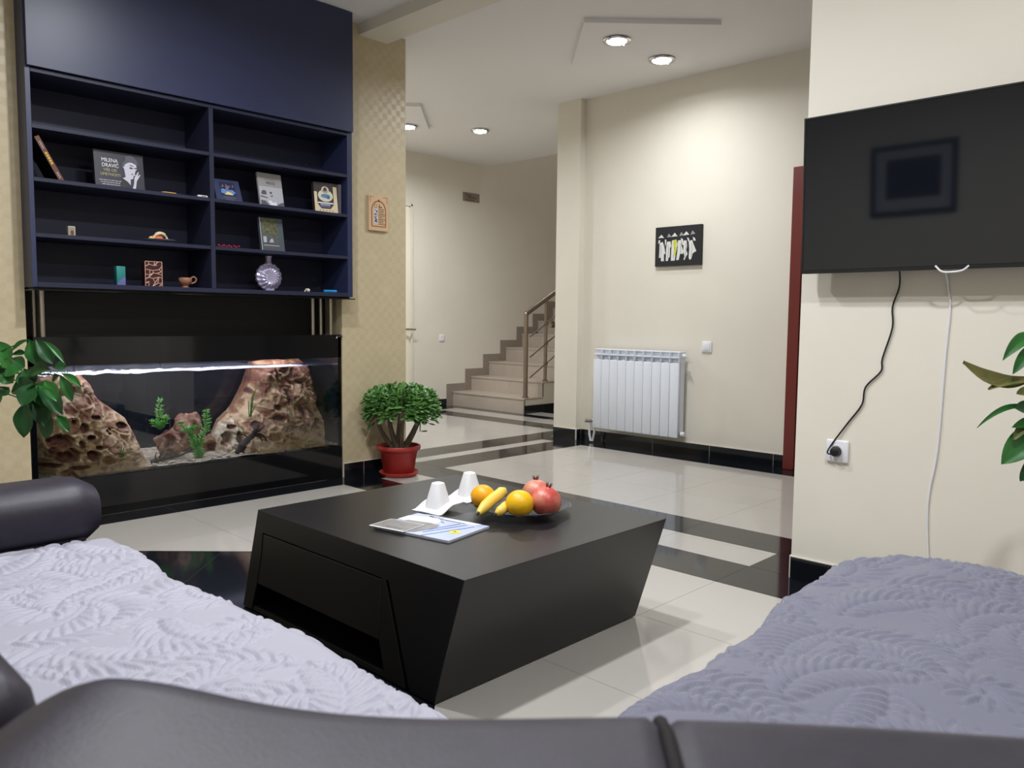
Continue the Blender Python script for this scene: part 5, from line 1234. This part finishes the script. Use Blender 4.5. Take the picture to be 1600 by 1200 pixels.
def fn_right(s, t):
    x = 0.70 + np.minimum(t, 1.30)
    edge = 0.535 + 0.085 * np.clip((x - 0.9) / 1.0, 0, 1.2) + 0.010 * np.sin(x * 8.0 + 1.0) + 0.006 * np.sin(x * 21)
    # round the outer corner
    edge = edge - 0.16 * np.clip((x - 1.84) / 0.2, 0, 1) ** 2.2
    out, drop, q = drape(s, edge)
    o2, d2, q2 = drape(t, 1.28 - 0.0 * s)
    z = ZSEAT + 0.022 + 0.010 * vnoise(s, x, 4.1, 6.0) + 0.020 * np.exp(-((x - 1.90) / 0.12) ** 2) * np.exp(-((s - 0.42) / 0.12) ** 2) + 0.022 * np.clip((x - 1.5) / 0.5, 0, 1)
    y = 0.085 + out
    N = np.stack([np.sin(q2) * .8, np.sin(q), np.maximum(0.05, np.cos(q) * np.cos(q2))], -1); N /= np.linalg.norm(N, axis=-1, keepdims=True)
    return np.stack([0.70 + o2, y, z - drop - d2 * np.cos(np.minimum(q, 1.2))], -1), N
throw('quilted_throw', 'darker quilted throw spread over the right sofa seat', 0.80, 1.55, fn_right, 2.9, mat('darker_plush', (103, 103, 120), 0.7, **{'Sheen Weight': 0.6, 'Sheen Roughness': 0.4, 'bump': (900, 0.15, 0.001)}))  # quilted like the left throw, with a darker, bluer base colour

# ------------------------------------------------------------------ plants
def leaf_mesh(base, tip, wd, droop=0.0, fold=0.25, n=9, face=(-0.7, -0.7, 0.2), belly=1.0, blunt=0.75):
    b = Vector(base); t = Vector(tip); L = (t - b).length; f = Vector(face).normalized()
    ax = (t - b).normalized(); side = ax.cross(f).normalized(); nm = side.cross(ax).normalized()
    if nm.dot(f) < 0: nm = -nm
    P = []
    for i in range(n + 1):
        q = i / n; c = b + (t - b) * q + Vector((0, 0, 1)) * droop * 4 * q * (1 - q) * L
        ww = wd / 2 * (math.sin(math.pi * q ** belly) ** blunt) if 0 < i < n else 0.0008 + (0.12 * wd if (i == n and blunt < .6) else 0)
        row = []
        for s in (-1, -.5, 0, .5, 1):
            row.append(c + side * ww * s + nm * (abs(s) * ww * fold - 0.004 * (s == 0) + 0.05 * ww * math.sin(q * 14) * abs(s)))
        P.append(row)
    return MB().grid(P)
def pos(px, py, depth):  # rays measured from the photograph, used only to list plausible leaf ends
    d = RT * ((px - 800) / FPX) + UP * ((600 - py) / FPX) + FW
    return Vector((0, 0, 1)) + d * depth
# money tree left of the aquarium
mp_ = thing('money_tree', 'leafy green money tree standing left of the aquarium', 'plant', (0.60, 3.50, 0))
MB().lathe([(0.10, 0), (0.115, 0.02), (0.14, 0.24), (0.15, 0.25), (0.145, 0.26), (0.13, 0.255), (0.128, 0.22), (0.001, 0.22)], (0.60, 3.50, 0), 32).build('pot', mat('brown_pot', (96, 72, 58), 0.5), mp_, 50)
MB().lathe([(0.125, 0.221), (0.001, 0.228)], (0.60, 3.50, 0), 24).build('soil', SOIL, mp_)
MB().tube(spline([(0.60, 3.50, 0.22), (0.59, 3.49, 0.45), (0.61, 3.46, 0.62), (0.64, 3.42, 0.74)], 6), [0.02 - 0.0005 * i for i in range(19)], 10).build('trunk', BARK, mp_, 60)
LS = [((290, 130), (110, 245), 42, 0), ((290, 130), (400, 395), 150, 1), ((350, 130), (525, 375), 110, 2), ((420, 140), (640, 365), 45, 0), ((110, 285), (255, 265), 50, 2), ((0, 150), (70, 390), 130, 1),
      ((235, 410), (40, 492), 95, 0), ((235, 415), (295, 615), 150, 0), ((110, 320), (245, 405), 85, 2), ((360, 570), (110, 650), 140, 2), ((362, 575), (430, 800), 115, 1), ((355, 580), (440, 990), 190, 2),
      ((380, 580), (610, 880), 130, 2), ((590, 480), (712, 745), 85, 0), ((605, 468), (800, 600), 55, 0), ((590, 485), (515, 545), 65, 1), ((500, 430), (290, 470), 120, 2), ((520, 410), (660, 400), 80, 2),
      ((250, 750), (235, 1100), 150, 2), ((490, 840), (450, 1112), 120, 0), ((555, 880), (680, 1045), 75, 0), ((345, 560), (215, 790), 150, 2), ((440, 540), (560, 740), 100, 0), ((0, 470), (130, 560), 120, 1),
      ((20, 640), (-60, 760), 120, 0), ((90, 600), (0, 690), 110, 2), ((60, 380), (-40, 520), 130, 2), ((360, 570), (500, 620), 80, 0), ((20, 330), (120, 420), 100, 0)]
rnd = random.Random(5)
HUB = {(290, 130): 0, (360, 570): 1, (590, 480): 2, (235, 410): 3}
for k, (a, b, wd, m_) in enumerate(LS):
    dp = 3.02 + rnd.uniform(-.07, .07)
    A = pos(a[0] / 6.32, 510 + a[1] / 6.32, dp); B = pos(b[0] / 6.32, 510 + b[1] / 6.32, dp + rnd.uniform(-.05, .03))
    leaf_mesh(A, B, wd / 6.32 * dp / FPX * 1.3, 0.10, 0.22, 11, (-0.55, -0.7, 0.5), 1.35, 0.8).build('leaf', (LEAFG, LEAFG, LEAFD)[m_], mp_, 179, recalc=False)
for hx, hy in ((290, 130), (360, 570), (590, 480), (235, 410), (110, 285), (490, 840), (0, 470), (500, 430)):
    H1 = pos(hx / 6.32, 510 + hy / 6.32, 3.06)
    MB().tube(spline([(0.64, 3.42, 0.74), (Vector((0.64, 3.42, 0.74)) + H1) / 2 + Vector((0.03, 0.09, 0.02)), H1], 5), 0.0024, 6).build('petiole', MATS['dark_green_leaf'], mp_, 60)

# plant at the right edge, by the TV wall
rp = thing('pothos_plant', 'green plant with some browning leaves at the right before the TV wall', 'plant', (2.50, 0.36, 0))
MB().lathe([(0.10, 0), (0.11, 0.01), (0.135, 0.26), (0.145, 0.265), (0.143, 0.28), (0.13, 0.278), (0.125, 0.24), (0.001, 0.24)], (2.50, 0.36, 0), 32).build('pot', mat('white_pot', (214, 212, 206), 0.4), rp, 50)
MB().lathe([(0.122, 0.241), (0.001, 0.247)], (2.50, 0.36, 0), 24).build('soil', SOIL, rp)
MB().tube(spline([(2.50, 0.36, 0.24), (2.51, 0.37, 0.6), (2.49, 0.36, 0.9), (2.50, 0.36, 1.08)], 6), [0.014 - 0.0004 * i for i in range(19)], 10).build('stem', STEMG, rp, 60)
RS = [((620, 392), (112, 296), 118, LEAFB, -.14), ((640, 440), (285, 480), 60, LEAFB, .10), ((640, 120), (385, 280), 95, LEAFG, .18), ((620, 160), (455, 375), 85, LEAFG, .05), ((600, 620), (207, 748), 40, LEAFG, .16), ((640, 640), (465, 610), 110, LEAFD, .05),
      ((610, 690), (462, 825), 70, LEAFB, .1), ((680, 740), (375, 1000), 190, LEAFG, .04), ((620, 900), (505, 1118), 85, LEAFD, -.1), ((640, 470), (485, 510), 70, LEAFB, 0), ((700, 700), (450, 745), 80, LEAFG, .05)]
for a, b, wd, m_, dr_ in RS:
    dp = 2.12
    A = pos(1480 + a[0] / 4.44, 500 + a[1] / 4.44, dp + .03); B = pos(1480 + b[0] / 4.44, 500 + b[1] / 4.44, dp)
    leaf_mesh(A, B, wd / 4.44 * dp / FPX, dr_, 0.2, 12, (-0.6, -0.5, 0.45), 1.3 if m_ is LEAFB else 1.0, 0.55 if m_ is LEAFB else 0.75).build('leaf', m_, rp, 179, recalc=False)
    MB().tube(spline([(2.50, 0.36, A.z - 0.05), (Vector((2.50, 0.36, A.z)) + A) / 2 + Vector((0, 0, 0.02)), A], 4), 0.003, 6).build('petiole', STEMG, rp, 60)

rnd = random.Random(21)
for k in range(11):   # the side of the plant turned away from the sofa
    a = rnd.uniform(-2.4, 1.0); z = 0.62 + 0.042 * k; L_ = rnd.uniform(.13, .19)
    A = Vector((2.50 + .05 * math.cos(a), 0.36 + .05 * math.sin(a), z)); B = A + Vector((math.cos(a) * L_, math.sin(a) * L_, -.05 + rnd.uniform(-.04, .05)))
    if B.x > 2.94 or B.y > 0.52: continue
    leaf_mesh(A, B, rnd.uniform(.045, .07), 0.1, 0.2, 10, (0.1, -0.1, 1.0)).build('leaf', LEAFG if k % 2 else LEAFD, rp, 179, recalc=False)
    MB().tube([(2.50, 0.36, z - .03), A], 0.003, 6).build('petiole', STEMG, rp, 60)

# jade plant in the red pot
JX, JY = 3.146, 4.038
jp = thing('jade_plant', 'bushy jade plant in a terracotta red pot by the wallpapered column', 'plant', (JX, JY, 0))
MB().lathe([(0.095, 0.0), (0.112, 0.003), (0.124, 0.022), (0.126, 0.027), (0.122, 0.029), (0.118, 0.024), (0.10, 0.010), (0.001, 0.008)], (JX, JY, 0), 40).build('saucer', TERRA, jp, 50)
MB().lathe([(0.092, 0.009), (0.096, 0.012), (0.116, 0.145), (0.119, 0.147), (0.121, 0.165), (0.136, 0.168), (0.140, 0.175), (0.140, 0.190), (0.136, 0.197), (0.128, 0.196), (0.124, 0.17), (0.001, 0.168)], (JX, JY, 0), 40).build('pot', TERRA, jp, 50)
MB().lathe([(0.123, 0.172), (0.06, 0.180), (0.001, 0.182)], (JX, JY, 0), 30).build('soil', SOIL, jp, 60)
rnd = random.Random(77); ends = []
trunks = [((-.025, .03), (-.10, .10, .40), .018), ((-.01, .0), (-.04, .05, .42), .021), ((.01, .0), (.015, -.01, .42), .027), ((.025, -.02), (.10, -.10, .40), .018), ((.02, .02), (.07, .05, .42), .017), ((.0, -.03), (-.03, -.09, .40), .016), ((.03, -.035), (.13, -.07, .38), .013)]
for (bx_, by_), (ex, ey, ez), r in trunks:
    a = Vector((JX + bx_, JY + by_, .175)); c = Vector((JX + ex, JY + min(ey, .13), ez)); md = (a + c) / 2 + Vector((ex * .1 - .01, ey * .1, .0))
    sp = spline([a, md, c], 5); MB().tube(sp, [r * (1 - .5 * i / len(sp)) for i in range(len(sp))], 9).build('branch', BARK, jp, 60)
def jade_leaf(mb, b, d, l, wd):
    d = Vector(d).normalized(); s = d.cross(Vector((0, 0, 1)));
    if s.length < .1: s = d.cross(Vector((1, 0, 0)))
    s.normalize(); n = s.cross(d); b = Vector(b); vs = [b]; fs = []
    for q, w_ in ((.35, .8), (.7, 1.0), (.92, .55)):
        for a in range(6):
            t = 2 * math.pi * a / 6; vs.append(b + d * l * q + s * math.cos(t) * wd / 2 * w_ + n * (math.sin(t) * wd * .16 * w_ + l * .12 * q * q))
    vs.append(b + d * l + n * l * .12)
    for a in range(6):
        fs.append((0, 1 + (a + 1) % 6, 1 + a))
        for k in range(2): fs.append((1 + 6 * k + a, 1 + 6 * k + (a + 1) % 6, 7 + 6 * k + (a + 1) % 6, 7 + 6 * k + a))
        fs.append((13 + a, 13 + (a + 1) % 6, 19))
    mb.add(vs, fs)
mb = MB(); cnt = 0
while cnt < 185:
    a = rnd.uniform(0, 2 * math.pi); el = rnd.uniform(-.45, 1.0); rr = rnd.uniform(.55, 1.04) if cnt > 120 else rnd.uniform(.9, 1.05)
    ce = math.sqrt(max(0, 1 - el * el)) ** .7; c = Vector((JX + .225 * ce * math.cos(a) * rr, JY - .03 + .20 * ce * math.sin(a) * rr, .425 + (.135 * el if el > 0 else .09 * el) * rr))
    if c.y > 4.18: continue
    cnt += 1; out = Vector((math.cos(a) * ce, math.sin(a) * ce, el * .8 + .35))
    for k in range(6):
        t = 2 * math.pi * k / 6 + rnd.random(); e1 = out.cross(Vector((0, 0, 1)));
        if e1.length < .05: e1 = Vector((1, 0, 0))
        e1.normalize(); e2 = out.cross(e1).normalized(); d = out * rnd.uniform(.35, .9) + e1 * math.cos(t) + e2 * math.sin(t)
        l = rnd.uniform(.042, .066)
        if (c + d.normalized() * l).y < 4.205: jade_leaf(mb, c, d, l, l * .62)
mb.build('foliage', JADE, jp, 60, kind='stuff')
for c, d in (((2.99, 4.06, .36), (-.6, .2, -.6)), ((2.965, 4.10, .345), (-.2, 0, -1)), ((3.30, 3.93, .36), (.8, -.5, -.35)), ((3.27, 3.90, .34), (.6, -.4, -.3)), ((3.24, 3.94, .285), (.8, -.4, -.1)), ((3.33, 3.94, .395), (.9, -.3, -.3))):
    q = MB(); jade_leaf(q, c, d, .05, .03); q.build('leaf', JADE, jp, 60)
    e_ = (JX + .12, JY - .07, .385) if c[0] > JX else (JX - .10, JY + .08, .40)
    MB().tube([e_, c], [.005, .003], 6).build('twig', BARK, jp, 60)
